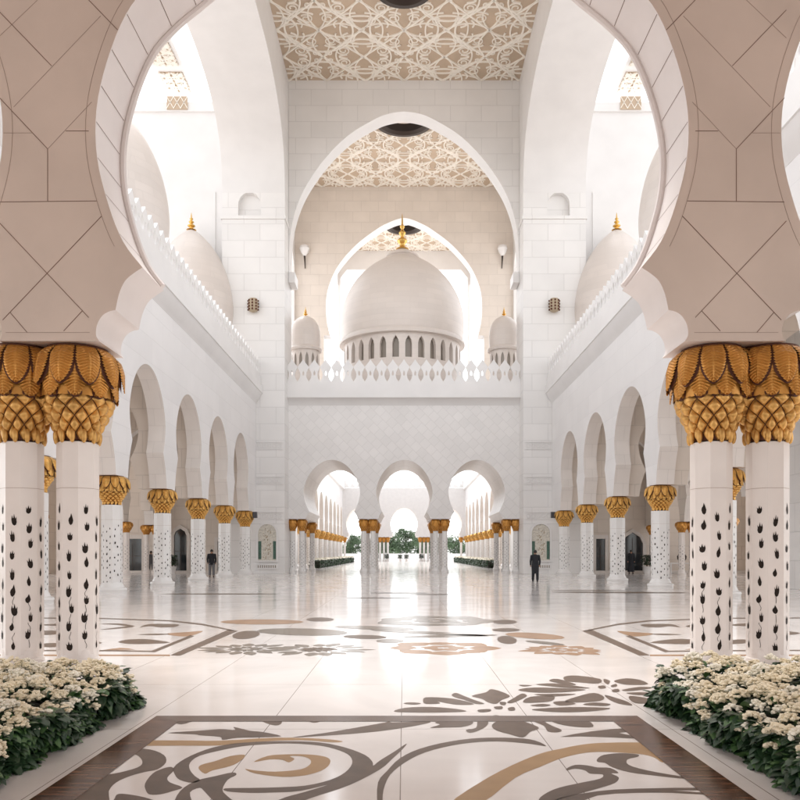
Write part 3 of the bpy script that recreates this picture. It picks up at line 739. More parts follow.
for px, nm in ((305.5, 'left'), (504, 'right')):
    pf = [(16*k2, z2(352)), (16.6*k2, z2(350)), (14.5*k2, z2(347.5))]+catmull([(14.6*k2, z2(347)), (15*k2, z2(338)), (13.5*k2, z2(327)), (9.5*k2, z2(320.5)), (4*k2, z2(317)), (.01, z2(316))], 4, False)
    dome('small_dome', ((px-VX)*k2, 66, 0), pf, 0, (14*k2, z2(376), z2(352)), 14, (1.0, 10*k2), 'small white windowed dome turret on the %s of the great dome' % nm)
side_prof = [(3.15, 16.6), (3.15, 17.6), (3.3, 17.75), (3.3, 17.95), (3.05, 18.05)]+catmull([(3.02, 18.1), (3.2, 19.3), (3.15, 20.6), (2.8, 22.2), (2.15, 23.7), (1.3, 24.9), (.5, 25.65), (.01, 25.9)], 5, False)
for s, nm in ((-1, 'left'), (1, 'right')):
    for y, lb in ((60.2, 'farther'), (43.2, 'nearer'), (26.2, 'hindmost')):
        d = dome('side_dome', (s*16.0, y, 0), side_prof, 0, None, 0, (1.5, 1.35), '%s plain white dome on the roof behind the %s balustrade' % (lb, nm))
        mb = MB(); mb.lathe([(3.1, 12.9), (3.1, 16.6)], 48); mb.build('drum', M['white'], d)

# ------------------------------------------------------------------ second courtyard and far gate
for s, nm in ((-1, 'left'), (1, 'right')):
    ys = [145-6.8*k for k in range(10)]
    w = side_arcade(s, ys, 149, 'distant white %s arcade wall of the second courtyard' % nm, top=13.0)
    mb = MB(); x0, x1 = sorted((s*10.7, s*11.9)); mb.box(x0, x1, 82, 148.9, 13.002, 14.5); mb.build('cornice', M['white'], w)
    mb = MB(); x0, x1 = sorted((s*17, s*17.5)); mb.box(x0, x1, 82, 149, 0, 13)
    tag(mb.build('gallery_wall', M['cream']), 'cream outer wall of the distant %s gallery' % nm, 'wall')
    mb = MB(); x0, x1 = sorted((s*11.95, s*17)); mb.box(x0, x1, 82, 149, 12, 12.9)
    tag(mb.build('gallery_roof', M['cream']), 'roof over the distant %s gallery' % nm, 'roof')
    for i, y in enumerate(ys):
        o = copy_tree(mcol); o.location = (s*11.5, y, 0)
        tag(o, 'distant white column with gold capital in the second courtyard %s arcade' % nm, 'column', 'far columns of the second courtyard %s arcade' % nm)
pr = horseshoe(2.15, 4.4, 2.0, 5.0, 2.5, 7.0, 9.75)
outl = [(-11.1, 13.3), (-11.1, 4.4)]
for c in (-8, 0, 8):
    outl += [(c+h, z) for h, z in pr]
outl += [(11.1, 4.4), (11.1, 13.3)]
mb = MB(); mb.prism(outl, 'xz', 145, 149, 0, 1)
g = mb.build('gate_wall', [mat('gate_marble', (.72, .70, .69), .45, vary=.05), M['jamb']]); tag(g, 'far white gate wall with arches opening to the trees', 'wall')
balustrade(-11, 11, 'x', 145.3, 13.5, 1.8, 'tiny far white balustrade on top of the gate wall', pitch=1.1)
for c, w in ((-10.6, 'at the left end'), (-4, 'left of the middle arch'), (4, 'right of the middle arch'), (10.6, 'at the right end')):
    for dx in (-1.05, -.35, .35, 1.05) if abs(c) < 9 else (-.2,):
        o = copy_tree(pcol); o.location = (c+dx, 145.7, 0); o.scale.z = 4.4/4.2
        tag(o, 'tiny far gate column with gold capital %s' % w, 'column', 'clustered columns of the far gate')
mb = MB(); mb.box(-60, 60, 178, 178.6, 0, 1.35)
tag(mb.build('parapet', M['white']), 'low white parapet wall in front of the distant trees', 'wall')

# ------------------------------------------------------------------ trees
def tree(name, x, y, H, R, lab, n=5200):
    root = empty(name, (x, y, 0)); tag(root, lab, 'tree', 'green trees beyond the far gate')
    mb = MB(); mb.tube([(0, 0, 0), (.1, 0, H*.3), (-.05, .1, H*.55), (0, 0, H*.8)], [.25, .2, .13, .05])
    for i in range(6):
        a = i*1.05; mb.tube([(0, 0, H*(.3+.06*i)), (R*.35*cos(a), R*.35*sin(a), H*(.45+.05*i)), (R*.7*cos(a), R*.7*sin(a), H*(.55+.05*i))], [.1, .07, .03], 6)
    mb.build('trunk', M['trunk'], root)
    mb = MB(); cl = [(random.gauss(0, .45)*R, random.gauss(0, .45)*R, H*random.uniform(.22, .88), random.uniform(.22, .42)*R) for _ in range(34)]
    for i in range(n):
        c = random.choice(cl); d = Vector((random.gauss(0, 1), random.gauss(0, 1), random.gauss(0, .8))).normalized()*c[3]*random.uniform(.6, 1.05)
        p = Vector(c[:3])+d; sz = random.uniform(.12, .26)
        u = Vector((random.gauss(0, 1), random.gauss(0, 1), random.gauss(0, 1))).normalized(); v = u.cross(Vector((random.gauss(0, 1), random.gauss(0, 1), random.gauss(0, 1)))).normalized()
        mb.add([p-u*sz, p+v*sz*.5, p+u*sz, p-v*sz*.5], [(0, 1, 2, 3)])
    mb.build('crown', M['tree'], root, recalc=False)
T = [(-24, 200, 6.5, 3.2), (-18.5, 190, 5.6, 2.8), (-13, 205, 6.6, 3.0), (-7, 196, 5.8, 2.8), (-3.2, 192, 6.2, 2.6), (.6, 198, 7.6, 3.0), (4.2, 190, 6.0, 2.6), (8.5, 200, 5.6, 3.0), (14, 196, 6.4, 3.0), (19.5, 190, 5.6, 2.8), (25, 200, 6.8, 3.2), (31, 200, 6.2, 3), (-31, 200, 6.2, 3)]
for i, (x, y, H, R) in enumerate(T):
    lb = {4: 'rounded green tree left of centre in the far middle arch', 5: 'tallest hazy green tree in the middle of the far arch', 6: 'lower green tree right of centre in the far middle arch'}.get(i, 'hazy green tree glimpsed between the far columns')
    tree('tree', x, y, H, R*1.25, lb)

# ------------------------------------------------------------------ floor inlays (each at its own place on the ground)
INL = {k: MB() for k in ('i_grey', 'i_gold', 'i_tan', 'i_pale')}
def ip(mk, pts, ox, oy, sc, z=.001, sm=3):
    q = [(ox+u/sc, oy+v/sc) for u, v in pts]
    q = catmull(q, sm) if sm > 1 else q
    INL[mk].sheet([G(x, y) for x, y in q], z)
A, B, C, D4 = (20, 705, 4), (200, 705, 4), (380, 705, 4), (560, 705, 4)
g_, o_ = 'i_grey', 'i_gold'
ip(g_, [(415,182),(455,176),(520,178),(575,200),(584,230),(550,258),(500,268),(440,285),(385,310),(355,345),(346,400),(195,400),(212,345),(250,315),(320,285),(400,270),(470,250),(490,230),(475,205),(440,192)], *A)
ip(g_, [(505,345),(500,315),(530,275),(570,255),(605,248),(616,262),(590,290),(600,310),(650,330),(610,345),(560,358),(520,358)], *A)
ip(g_, [(380,372),(395,356),(450,360),(520,376),(560,400),(385,400)], *A)
ip(g_, [(-100,280),(-105,250),(-60,215),(20,180),(100,160),(200,149),(350,145),(480,150),(580,170),(660,200),(690,228),(693,243),(720,222),(780,185),(825,155),(815,172),(770,215),(720,258),(600,320),(480,360),(380,392),(290,396),(340,370),(420,348),(510,320),(400,344),(300,350),(200,352),(110,346),(100,334),(200,332),(300,330),(420,323),(520,300),(580,270),(608,235),(600,205),(560,183),(480,163),(350,154),(200,162),(100,178),(0,203),(-40,232),(-40,260),(-20,285),(0,300),(-30,312),(-80,300)], *B)
ip(g_, [(-100,395),(-80,345),(-20,305),(60,285),(130,270),(145,280),(110,300),(90,340),(110,365),(140,395),(70,395),(20,348),(0,332),(-40,350),(-35,395)], *B)
ip(o_, [(180,256),(220,274),(330,288),(430,280),(500,255),(522,225),(500,207),(430,198),(340,198),(270,204),(215,228),(280,218),(330,220),(355,230),(378,216),(360,205),(410,206),(442,220),(438,240),(400,258),(300,267),(220,262)], *B)
ip(o_, [(-5,255),(5,240),(60,225),(120,205),(180,200),(160,225),(120,245),(50,262),(20,275)], *B)
ip(o_, [(-255,154),(-230,143),(-80,142),(80,143),(300,131),(480,135),(570,145),(530,150),(400,141),(200,149),(80,162),(-80,163),(-255,163)], *B)
ip(g_, [(-130,112),(-20,104),(80,97),(140,100),(135,88),(200,103),(250,108),(325,125),(240,130),(150,132),(90,140),(80,128),(0,122),(-20,118)], *B)
ip(g_, [(370,130),(500,112),(640,88),(740,70),(775,60),(765,70),(920,66),(870,82),(720,105),(550,120)], *B)
ip(g_, [(240,56),(320,56),(325,75),(300,82),(262,72)], *B); ip(g_, [(430,56),(495,56),(470,70),(445,70)], *B); ip(g_, [(590,54),(720,54),(690,66),(645,78),(610,68)], *A)
ip(g_, [(-10,395),(-8,310),(30,262),(80,213),(160,175),(280,146),(400,132),(540,132),(620,142),(665,165),(600,156),(500,147),(400,148),(290,162),(180,190),(100,230),(40,280),(14,340),(8,395)], *C)
ip(o_, [(280,396),(400,310),(520,245),(640,195),(720,176),(800,160),(880,152),(1020,150),(1090,156),(1150,190),(1160,215),(1130,230),(1100,212),(1050,198),(950,190),(870,188),(800,195),(720,215),(640,248),(540,292),(400,396)], *C)
ip(g_, [(150,215),(175,200),(240,193),(310,198),(310,208),(270,218),(275,240),(350,262),(480,285),(562,297),(480,294),(380,283),(280,270),(210,250),(180,232),(150,228)], *D4)
ip(g_, [(25,255),(60,240),(110,242),(150,250),(200,252),(235,272),(205,274),(235,290),(220,312),(160,332),(60,360),(0,376),(-60,396),(-85,378),(-50,350),(0,330),(80,312),(160,295),(170,278),(120,275),(100,262),(60,255),(30,262)], *D4)
ip(g_, [(0,372),(150,345),(300,335),(585,331),(612,342),(450,342),(640,355),(645,362),(450,352),(300,352),(150,362),(60,396),(-30,396)], *D4, sm=2)
ip(g_, [(0,128),(130,105),(280,92),(322,105),(235,112),(345,135),(200,130),(80,126)], *D4, sm=2)
ip(g_, [(150,60),(215,50),(235,60),(225,66),(180,66)], *D4)
E, Fz = (390, 660, 5), (510, 660, 5)
for q in ([(20,258),(75,240),(200,235),(330,245),(380,258),(250,263),(120,263)], [(68,218),(100,212),(155,217),(120,224)], [(165,205),(180,187),(280,190),(350,200),(420,222),(330,224),(240,208),(250,218),(180,220)],
          [(308,175),(330,165),(370,180),(420,200),(472,218),(430,220),(370,200),(325,187)], [(408,180),(480,162),(505,146),(560,160),(600,182),(560,200),(530,220),(490,212),(460,195)],
          [(585,212),(620,190),(660,168),(685,180),(650,200),(610,216)], [(225,312),(300,298),(400,300),(412,320),(360,335),(280,338),(200,340),(250,324)],
          [(380,350),(430,340),(440,305),(485,300),(488,325),(450,350),(400,365)], [(510,325),(560,298),(640,300),(740,335),(730,350),(700,360),(665,388),(600,372),(530,352)],
          [(505,285),(530,276),(558,285),(550,302),(515,303)], [(520,235),(560,232),(560,246),(530,246)], [(590,240),(620,236),(625,252),(596,254)], [(600,285),(650,280),(660,296),(620,298)], [(440,250),(500,246),(500,258),(450,262)], [(550,210),(580,212),(575,226),(553,224)]):
    ip(g_, q, *E, z=.002)
for q in ([(80,290),(140,292),(200,325),(258,350),(240,362),(190,358),(170,330),(110,305)], [(195,295),(300,292),(390,305),(415,335),(330,335),(240,320)], [(110,247),(300,236),(500,241),(430,255),(300,262),(180,258)],
          [(365,222),(420,213),(500,220),(480,230),(400,228)], [(65,212),(100,185),(215,180),(210,205),(130,214)], [(215,212),(270,206),(330,220),(250,229)], [(100,228),(160,220),(205,226),(160,234)],
          [(270,85),(330,78),(450,95),(442,118),(340,112),(280,105)], [(195,102),(240,95),(330,122),(290,124),(220,112)], [(130,122),(220,117),(330,130),(400,142),(300,141),(180,130)],
          [(40,150),(120,138),(280,142),(380,150),(250,163),(120,163)], [(45,125),(110,127),(70,133)], [(120,172),(250,169),(330,172),(220,183)], [(270,208),(340,182),(420,165),(470,185),(450,205),(340,213)],
          [(520,105),(580,92),(650,100),(690,122),(600,125),(550,118)], [(475,175),(530,190),(590,210),(610,228),(540,218),(490,195)], [(600,180),(700,195),(720,215),(640,218),(605,205)],
          [(560,150),(650,135),(715,140),(600,156)], [(470,95),(500,105),(490,122),(470,110)], [(505,128),(530,120),(535,132),(512,136)], [(440,132),(470,128),(480,140),(450,144)], [(510,150),(540,145),(548,158),(518,162)], [(580,165),(680,162),(715,172),(640,176)]):
    ip(g_, q, *Fz, z=.002)
def lens(mk, px, py, hw, hh, a=0, z=.001):
    pts = [(hw*cos(t*2*pi/14), hh*sin(t*2*pi/14)*(abs(cos(t*2*pi/28))**.0)) for t in range(14)]
    pts = [(px+x*cos(a)-y*sin(a), py+x*sin(a)+y*cos(a)) for x, y in pts]; INL[mk].sheet([G(x, y) for x, y in pts], z)
def rosette(mk, px, py, R, n, seed, z=.001, fill=.82, sq=1):
    cnt = 0
    rd = random.Random(seed); cx, cy = G(px, py)
    for rr, nn, ln in ((R, n, 1), (R*.42, n, .5)):
        for i in range(nn):
            a = 2*pi*(i+(.5 if ln < 1 else 0))/nn+rd.uniform(-.06, .06); L = rr*rd.uniform(.82, 1.08); r0 = rr*(.42 if ln == 1 else .2); w = pi*rr/nn*fill*(.78 if ln == 1 else .7)
            pts = []
            for k in range(13):
                t = k/12; pts.append((r0+(L-r0)*t, w*sin(pi*t**.75)**.8*(.5+.5*min(1, t*2))))
            pts = pts+[(x, -y) for x, y in pts[1:-1]][::-1]
            INL[mk].sheet([(cx+x*cos(a)-y*sin(a), cy+(x*sin(a)+y*cos(a))*sq) for x, y in pts], z+cnt*.00006); cnt += 1
rosette('i_pale', 318, 649.5, .93, 15, 1); rosette('i_pale', 246, 649, .82, 15, 2, z=.002); rosette('i_grey', 318, 649.5, .3, 9, 8, z=.003)
rosette('i_tan', 443, 648, 1.02, 8, 3, fill=1.15); rosette('i_tan', 563, 650, .74, 13, 4, fill=1.1)
rosette('i_pale', 435, 621, 1.5, 7, 5, fill=1.2, z=.002)
for a in (('i_pale',302,632,46,3.6,.02), ('i_grey',246,635,14,4,-.1), ('i_tan',262,622,42,2.6,.0), ('i_grey',320,619.5,14,2,0), ('i_grey',507,640,10,4,.1), ('i_grey',506,630,14,1.8,0), ('i_grey',505,622,12,2.2,0), ('i_pale',430,633,60,1.4,.05), ('i_pale',450,636,48,1.2,-.02), ('i_tan',535,636,30,3,.06), ('i_pale',545,643,20,1.4,.1), ('i_pale',390,641,14,2,.0),
          ('i_pale',375,628,40,1.8,.03), ('i_grey',365,637,22,2,.02), ('i_grey',400,593,30,.55,0), ('i_grey',430,594.5,24,.5,0), ('i_grey',620,592.5,70,.7,.005), ('i_grey',590,590.5,40,.4,0), ('i_grey',220,594,60,.5,0), ('i_grey', 380,598,34,.5,0)): lens(*a, z=.003)
Gz = (90, 605, 5)
hexp = [('i_tan', [(-450,248),(400,248),(400,256),(-450,256)]), (g_, [(400,252),(690,124),(740,130),(450,254)]), (g_, [(-450,62),(40,64),(200,70),(400,76),(560,93),(740,130),(700,128),(560,101),(400,82),(200,75),(40,69),(-450,67)]),
        (g_, [(-450,224),(100,226),(300,229),(310,235),(100,232),(-450,230)]), (g_, [(300,232),(500,152),(522,156),(322,238)])]
hexs = [(g_, [(140,185),(200,172),(300,172),(400,188),(300,195),(200,195)]), ('i_tan', [(390,142),(480,136),(565,130),(520,150),(470,158),(400,151)]), (g_, [(240,148),(330,143),(400,146),(330,151)]), (g_, [(250,112),(300,95),(440,97),(420,110),(350,112),(300,106)]),
        (g_, [(50,95),(140,92),(200,100),(220,108),(150,118),(50,124),(120,114),(180,106),(120,99)]), ('i_tan', [(50,230),(150,214),(240,228),(100,222)]), (g_, [(-120,185),(-60,172),(20,180),(60,190),(0,197)]), (g_, [(-350,140),(-250,128),(-120,132),(-180,148),(-300,150)]), (g_, [(-300,200),(-180,190),(-100,200),(-200,212)]), (g_, [(-260,100),(-100,92),(20,100),(-80,106)])]
for mir in (0, 1):
    for lst, sm in ((hexp, 1), (hexs, 3)):
        for mk, q in lst:
            qq = [(90+u/5, 605+v/5) for u, v in q]
            if mir: qq = [(820-x, y) for x, y in qq]
            qq = catmull(qq, 3) if sm == 3 else qq
            INL[mk].sheet([G(x, y) for x, y in qq], .0016)
for mk, mb in INL.items():
    tag(mb.build('floor_inlay', M[mk], recalc=True), kind='structure')
mb = MB()
for q in ([(-2.42, -3), (-2.13, -3), (-2.13, 7.56), (-2.42, 7.83)], [(1.98, -3), (2.28, -3), (2.28, 7.83), (1.98, 7.56)]): mb.sheet(q, .0035)
tag(mb.build('floor_border', M['border']), kind='structure')
mb = MB(); mb.sheet([(-2.42, 7.83), (-2.13, 7.565), (1.98, 7.565), (2.28, 7.83)], .0028)
tag(mb.build('floor_band', mat('cross_band', (.13, .08, .055), .2, spec=.35, vary=.2, vscale=3)), kind='structure')

# ------------------------------------------------------------------ flower beds
def flower_bed(x0, x1, y0, y1, h, lab, seed):
    rd = random.Random(seed); root = empty('flower_bed', ((x0+x1)/2, (y0+y1)/2, 0)); tag(root, lab, 'flower bed', 'flower beds at the column feet')
    cx, cy = (x0+x1)/2, (y0+y1)/2
    def wob(x, y): return h-.09*math.exp(-(abs(x-(x1 if x0 < 0 else x0))/.16)**2)-.05*math.exp(-(abs(x-(x1 if x0 < 0 else x0))/.5)**2)+.035*sin(x*5.1+y*3.7)+.03*sin(x*2.3-y*6.1)+.02*sin(11*x+9*y)
    mb = MB(); nx, ny = 14, 16; e = .13
    vs = []
    for i in range(nx+1):
        for j in range(ny+1):
            x = x0+e+(x1-x0-2*e)*i/nx; y = y0+e+(y1-y0-2*e)*j/ny
            vs.append((x-cx, y-cy, wob(x, y)-.10))
    for i in range(nx+1):
        for j in range(ny+1): vs.append((vs[i*(ny+1)+j][0], vs[i*(ny+1)+j][1], .005))
    k = ny+1; N = (nx+1)*k
    fs = [(i*k+j, i*k+j+1, (i+1)*k+j+1, (i+1)*k+j) for i in range(nx) for j in range(ny)]
    fs += [(i*k, (i+1)*k, N+(i+1)*k, N+i*k) for i in range(nx)]+[(i*k+ny, (i+1)*k+ny, N+(i+1)*k+ny, N+i*k+ny) for i in range(nx)]
    fs += [(j, j+1, N+j+1, N+j) for j in range(ny)]+[(nx*k+j, nx*k+j+1, N+nx*k+j+1, N+nx*k+j) for j in range(ny)]
    mb.add(vs, fs); mb.build('dark_core', M['dark_core'], root)
    # leaves
    mb = MB()
    def leaf(p, d, L, w, m):
        d = d.normalized(); u = d.cross(Vector((0, 0, 1)))
        u = u.normalized() if u.length > .01 else Vector((1, 0, 0)); nn = u.cross(d)
        sag = Vector((0, 0, -L*.25))
        pts = [p, p+d*L*.35+u*w-nn*.2*w, p+d*L*.4-nn*.0, p+d*L*.35-u*w-nn*.2*w, p+d*L*.75+u*w*.7+sag*.5, p+d*L*.78+sag*.5, p+d*L*.75-u*w*.7+sag*.5, p+d*L+sag]
        mb.add(pts, [(0, 1, 2), (0, 2, 3), (1, 4, 5, 2), (2, 5, 6, 3), (4, 7, 5), (5, 7, 6)], m)
    inner_side = x1 if x0 < 0 else x0; sgn = 1 if x0 < 0 else -1
    for i in range(9500):
        r = rd.random()
        if r < .46:   # side facing the walk
            y = rd.uniform(y0, y1); z = rd.uniform(.02, 1)**.8*(h-.07); x = inner_side-sgn*(abs(rd.gauss(0, .06))+.07*sin(y*7.3+z*9)*sin(y*3.1)+.05*sin(z*14+y*5)-.03)
            d = Vector((sgn*rd.uniform(.1, .8), rd.gauss(0, .4), rd.uniform(-1.1, .25)))
        elif r < .60:  # far and near ends
            e2 = rd.random() < .6; y = (y1 if e2 else y0)-(1 if e2 else -1)*abs(rd.gauss(0, .07)); x = rd.uniform(x0, x1); z = rd.uniform(.02, 1)*h
            d = Vector((rd.gauss(0, .6), (1 if e2 else -1)*rd.uniform(.4, 1), rd.uniform(-.4, .7)))
        else:
            x = rd.uniform(x0, x1); y = rd.uniform(y0, y1); z = wob(x, y)-rd.uniform(.0, .12)
            d = Vector((rd.gauss(0, .8), rd.gauss(0, .8), rd.uniform(.1, 1)))
        leaf(Vector((x-cx, y-cy, z)), d, rd.uniform(.06, .14), rd.uniform(.03, .058), 0 if rd.random() < .72 else 1)
    f = mb.build('foliage', [M['leaf'], M['leaf_lt']], root, recalc=False); f['kind'] = 'stuff'
    # flower heads: clumps of little florets
    mb = MB(); ph = (1+sqrt(5))/2
    iv = [Vector(v).normalized() for v in ((-1,ph,0),(1,ph,0),(-1,-ph,0),(1,-ph,0),(0,-1,ph),(0,1,ph),(0,-1,-ph),(0,1,-ph),(ph,0,-1),(ph,0,1),(-ph,0,-1),(-ph,0,1))]
    it = [(0,11,5),(0,5,1),(0,1,7),(0,7,10),(0,10,11),(1,5,9),(5,11,4),(11,10,2),(10,7,6),(7,1,8),(3,9,4),(3,4,2),(3,2,6),(3,6,8),(3,8,9),(4,9,5),(2,4,11),(6,2,10),(8,6,7),(9,8,1)]
    def head(x, y, z, R, n):
        mt = 0 if rd.random() < .7 else 1
        for q in range(n):
            a = rd.uniform(0, 2*pi); c = rd.random()**.6*R; dz = sqrt(max(0, R*R-c*c))*.85+rd.uniform(-.016, .012)
            s = rd.uniform(.014, .023); p = Vector((x-cx+c*cos(a), y-cy+c*sin(a), z+dz)); fl = rd.uniform(.55, .8)
            rot = Matrix.Rotation(rd.uniform(0, 6), 3, 'Z')
            mb.add([p+rot @ Vector((v.x*s, v.y*s, v.z*s*fl))*rd.uniform(.75, 1.3) for v in iv], it, mt)
    pts = []
    tries = 0
    while tries < 14000 and len(pts) < 1100:
        tries += 1; x = rd.uniform(x0+.02-(.05 if sgn < 0 else 0), x1-.02+(.05 if sgn > 0 else 0)); y = rd.uniform(y0, y1-.02)
        g = sin(x*4.3+1)*sin(y*3.1+x)+sin(x*1.7-y*2.3)
        if g > 1.55: continue
        if all((x-a)**2+(y-b)**2 > .112**2 for a, b in pts): pts.append((x, y)); head(x, y, wob(x, y)+rd.uniform(-.05, .06), rd.uniform(.055, .10), rd.randint(28, 44))
    for i in range(34):
        y = rd.uniform(y0, y1); head(inner_side+sgn*rd.uniform(.02, .09), y, h*rd.uniform(.4, .8), .05, 12)
    b = mb.build('blossoms', [M['petal'], M['petal2']], root, recalc=False); b['kind'] = 'stuff'
    return root
flower_bed(-5.6, -2.86, 3.4, 8.36, .42, 'bed of cream flowers over dark green leaves left of the walk', 11)
flower_bed(2.66, 5.5, 3.4, 8.36, .42, 'bed of cream flowers over dark green leaves right of the walk', 12)
# hedge planters in the second courtyard
for s, nm in ((-1, 'left'), (1, 'right')):
    rd = random.Random(5+s); root = empty('hedge', (s*9.0, 105, 0)); tag(root, 'long low dark hedge topped with white flowers, %s side of the second courtyard' % nm, 'hedge', 'hedges in the second courtyard')
    mb = MB(); mb.box(-.5, .5, -24, 30, .01, .7); mb.build('dark_core', M['dark_core'], root)
    mb = MB(); mf = MB()
    for i in range(9000):
        p = Vector((rd.uniform(-.6, .6), rd.uniform(-24.2, 30.2), rd.uniform(.05, .85))); sz = .12
        u = Vector((rd.gauss(0, 1), rd.gauss(0, 1), rd.gauss(0, 1))).normalized(); v = u.cross(Vector((rd.gauss(0, 1), rd.gauss(0, 1), 1))).normalized()
        t = mf if (p.z > .72 and rd.random() < .8) else mb
        if t is mf: p.z += .12
        t.add([p-u*sz, p+v*sz*.6, p+u*sz, p-v*sz*.6], [(0, 1, 2, 3)])
    o = mb.build('foliage', M['leaf'], root, recalc=False); o['kind'] = 'stuff'
    o = mf.build('blossoms', M['petal2'], root, recalc=False); o['kind'] = 'stuff'

# ------------------------------------------------------------------ wall details
for s, nm in ((-1, 'left'), (1, 'right')):
    cx = s*10.25
    root = empty('wall_niche', (cx, 59.97, 0)); tag(root, 'arched pale mosaic niche with green side strips on the %s pier' % nm, 'niche')
    def archp(w, z0, z1, n=12): return [(-w, z0), (w, z0)]+[(w*cos(a*pi/n), z1+w*sin(a*pi/n)) for a in range(n+1)]
    mb = MB(); mb.prism([archp(.82, .9, 3.05), archp(.68, 1.0, 3.05)[::1]], 'xz', -.1, .0); mb.build('frame', M['white'], root)
    mb = MB(); mb.prism(archp(.675, 1.0, 3.05), 'xz', -.03, .0); rd = random.Random(3)
    for i in range(46):
        x = rd.uniform(-.28, .28); z = rd.uniform(1.1, 3.4); r = rd.uniform(.03, .07)
        mb.prism([(x+r*cos(q*pi/3)*.6, z+r*sin(q*pi/3)) for q in range(6)], 'xz', -.036, -.031, 1)
    mb.build('mosaic', [M['mosaic'], mat('brown_motif', (.38, .30, .20), .5)], root)
    for e in (-1, 1):
        mb = MB(); mb.box(min(e*.44, e*.66), max(e*.44, e*.66), -.05, -.031, 1.1, 2.45); mb.build('green_strip', M['green'], root)
    mb = MB(); mb.box(-.8, .8, -.08, 0, .35, .75); gr = mb.build('vent_box', M['white'], root)
    mb = MB()
    for i in range(9): mb.box(-.7+i*.16, -.62+i*.16, -.09, -.081, .45, .65)
    mb.build('vent_slot', M['shade'], gr)
    # carved bands on the pier
    mb = MB()
    for zz in (4.35, 7.0, 9.6):
        for i in range(11):
            x = s*11.2-1.9+i*.38; mb.tube([(x+.13*cos(q*pi/5), 59.97, zz+.13*sin(q*pi/5)*1.3) for q in range(10)], .025, 5, closed=True)
        mb.box(s*11.2-2.1, s*11.2+2.1, 59.94, 59.99, zz-.28, zz-.24); mb.box(s*11.2-2.1, s*11.2+2.1, 59.94, 59.99, zz+.24, zz+.28)
    tag(mb.build('carved_band', M['white']), 'faint carved relief bands on the %s pier above the niche' % nm, 'relief')
    # wall lamp
    p = P(253.5 if s < 0 else 554, 306, 59.8); root = empty('wall_lamp', (p.x, 59.98, p.z)); tag(root, 'ornate brown lattice wall lamp high on the %s pier' % nm, 'wall lamp')
    mb = MB(); mb.lathe([(.1, -.5), (.32, -.42), (.36, .0), (.36, .35), (.3, .5), (.1, .55)], 10, (0, -.3, 0))
    for a in range(5):
        for b in range(4):
            th = pi+a*pi/4; x, y = .37*cos(th), -.3+.37*sin(th); mb.box(x-.06, x+.06, y-.03, y+.03, -.38+b*.22, -.26+b*.22, 1)
    mb.build('lamp_body', [mat('lamp_beige', (.45, .36, .25), .5), M['gold_dark']], root)
    mb = MB(); mb.box(-.12, .12, -.2, .0, -.1, .1); mb.build('bracket', M['dark'], root)
    # torch lamp on the second wall
    p = P(305 if s < 0 else 502, 253, 79.8); root = empty('torch_lamp', (p.x, 79.98, p.z)); tag(root, 'cream flared torch lamp on the shaded inner wall, %s of the dome' % nm, 'wall lamp')
    mb = MB(); mb.lathe([(.15, -.4), (.35, -.1), (.5, .3), (.42, .55), (.2, .65)], 16, (0, -.55, 0)); mb.build('lamp_shade', M['white'], root)
    mb = MB(); mb.tube([(0, -.5, -.4), (0, -.3, -.9), (0, -.05, -1.5)], [.1, .07, .04]); mb.build('bracket', M['dark'], root)
    # loudspeaker by the last column capital
    root = empty('loudspeaker', (s*10.72, 57.6, 4.3)); tag(root, 'small dark loudspeaker beside the last %s capital' % nm, 'loudspeaker')
    mb = MB(); mb.box(-.14, .14, -.15, .15, -.22, .22); mb.build('speaker_case', M['plastic'], root)
    mb = MB(); mb.box(min(0, s*.4), max(0, s*.4), -.03, .03, -.03, .03); mb.build('bracket', M['plastic'], root)
    # end wall of the gallery with dark doors
    mb = MB(); x0, x1 = sorted((s*13.66, s*27)); mb.box(x0, x1, 63.0, 63.5, 0, 13)
    tag(mb.build('gallery_end_wall', M['cream']), 'cream end wall closing the %s gallery' % nm, 'wall')
    mb = MB(); mb.box(x0, x1-.001, 62.4, 62.99, 0, .18); tag(mb.build('marble_step', M['jamb']), 'low marble step along the end of the %s gallery' % nm, 'step')
def door(x, w, h, lab, arch=True, y=62.98):
    root = empty('door', (x, y, .18)); tag(root, lab, 'door')
    def ap(w, h): return [(-w, 0), (w, 0), (w, h-w*1.1)]+([(w*.7, h-w*.45), (0, h), (-w*.7, h-w*.45)] if arch else [(w, h), (-w, h)])+[(-w, h-w*1.1)]
    mb = MB(); mb.prism([ap(w+.25, h+.3), ap(w, h)], 'xz', -.22, 0); mb.build('frame', M['jamb'], root)
    mb = MB(); mb.prism(ap(w-.003, h-.003), 'xz', -.06, -.01); d = mb.build('door_leaf', M['glass'], root)
    mb = MB(); mb.box(-.02, .02, -.08, -.061, .02, h*.85); mb.box(-w*.9, w*.9, -.08, -.061, h*.45, h*.45+.04); mb.build('glazing_bar', M['dark'], d)
door((181-VX)*63/F, .5, 3.3, 'tall narrow dark glass door left of centre in the left gallery')
door((133-VX)*63/F, .75, 2.5, 'squat dark square-headed door at the far left gallery', arch=False)
door((600-VX)*63/F, .36, 2.5, 'slim dark glass door in the right gallery beside the second column', arch=False)
door((632-VX)*63/F, .8, 3.0, 'wide dark pointed doorway in the right gallery behind the guard')
door((222-VX)*63/F, .3, 2.3, 'narrow dark door glimpsed between the last left columns', arch=False)

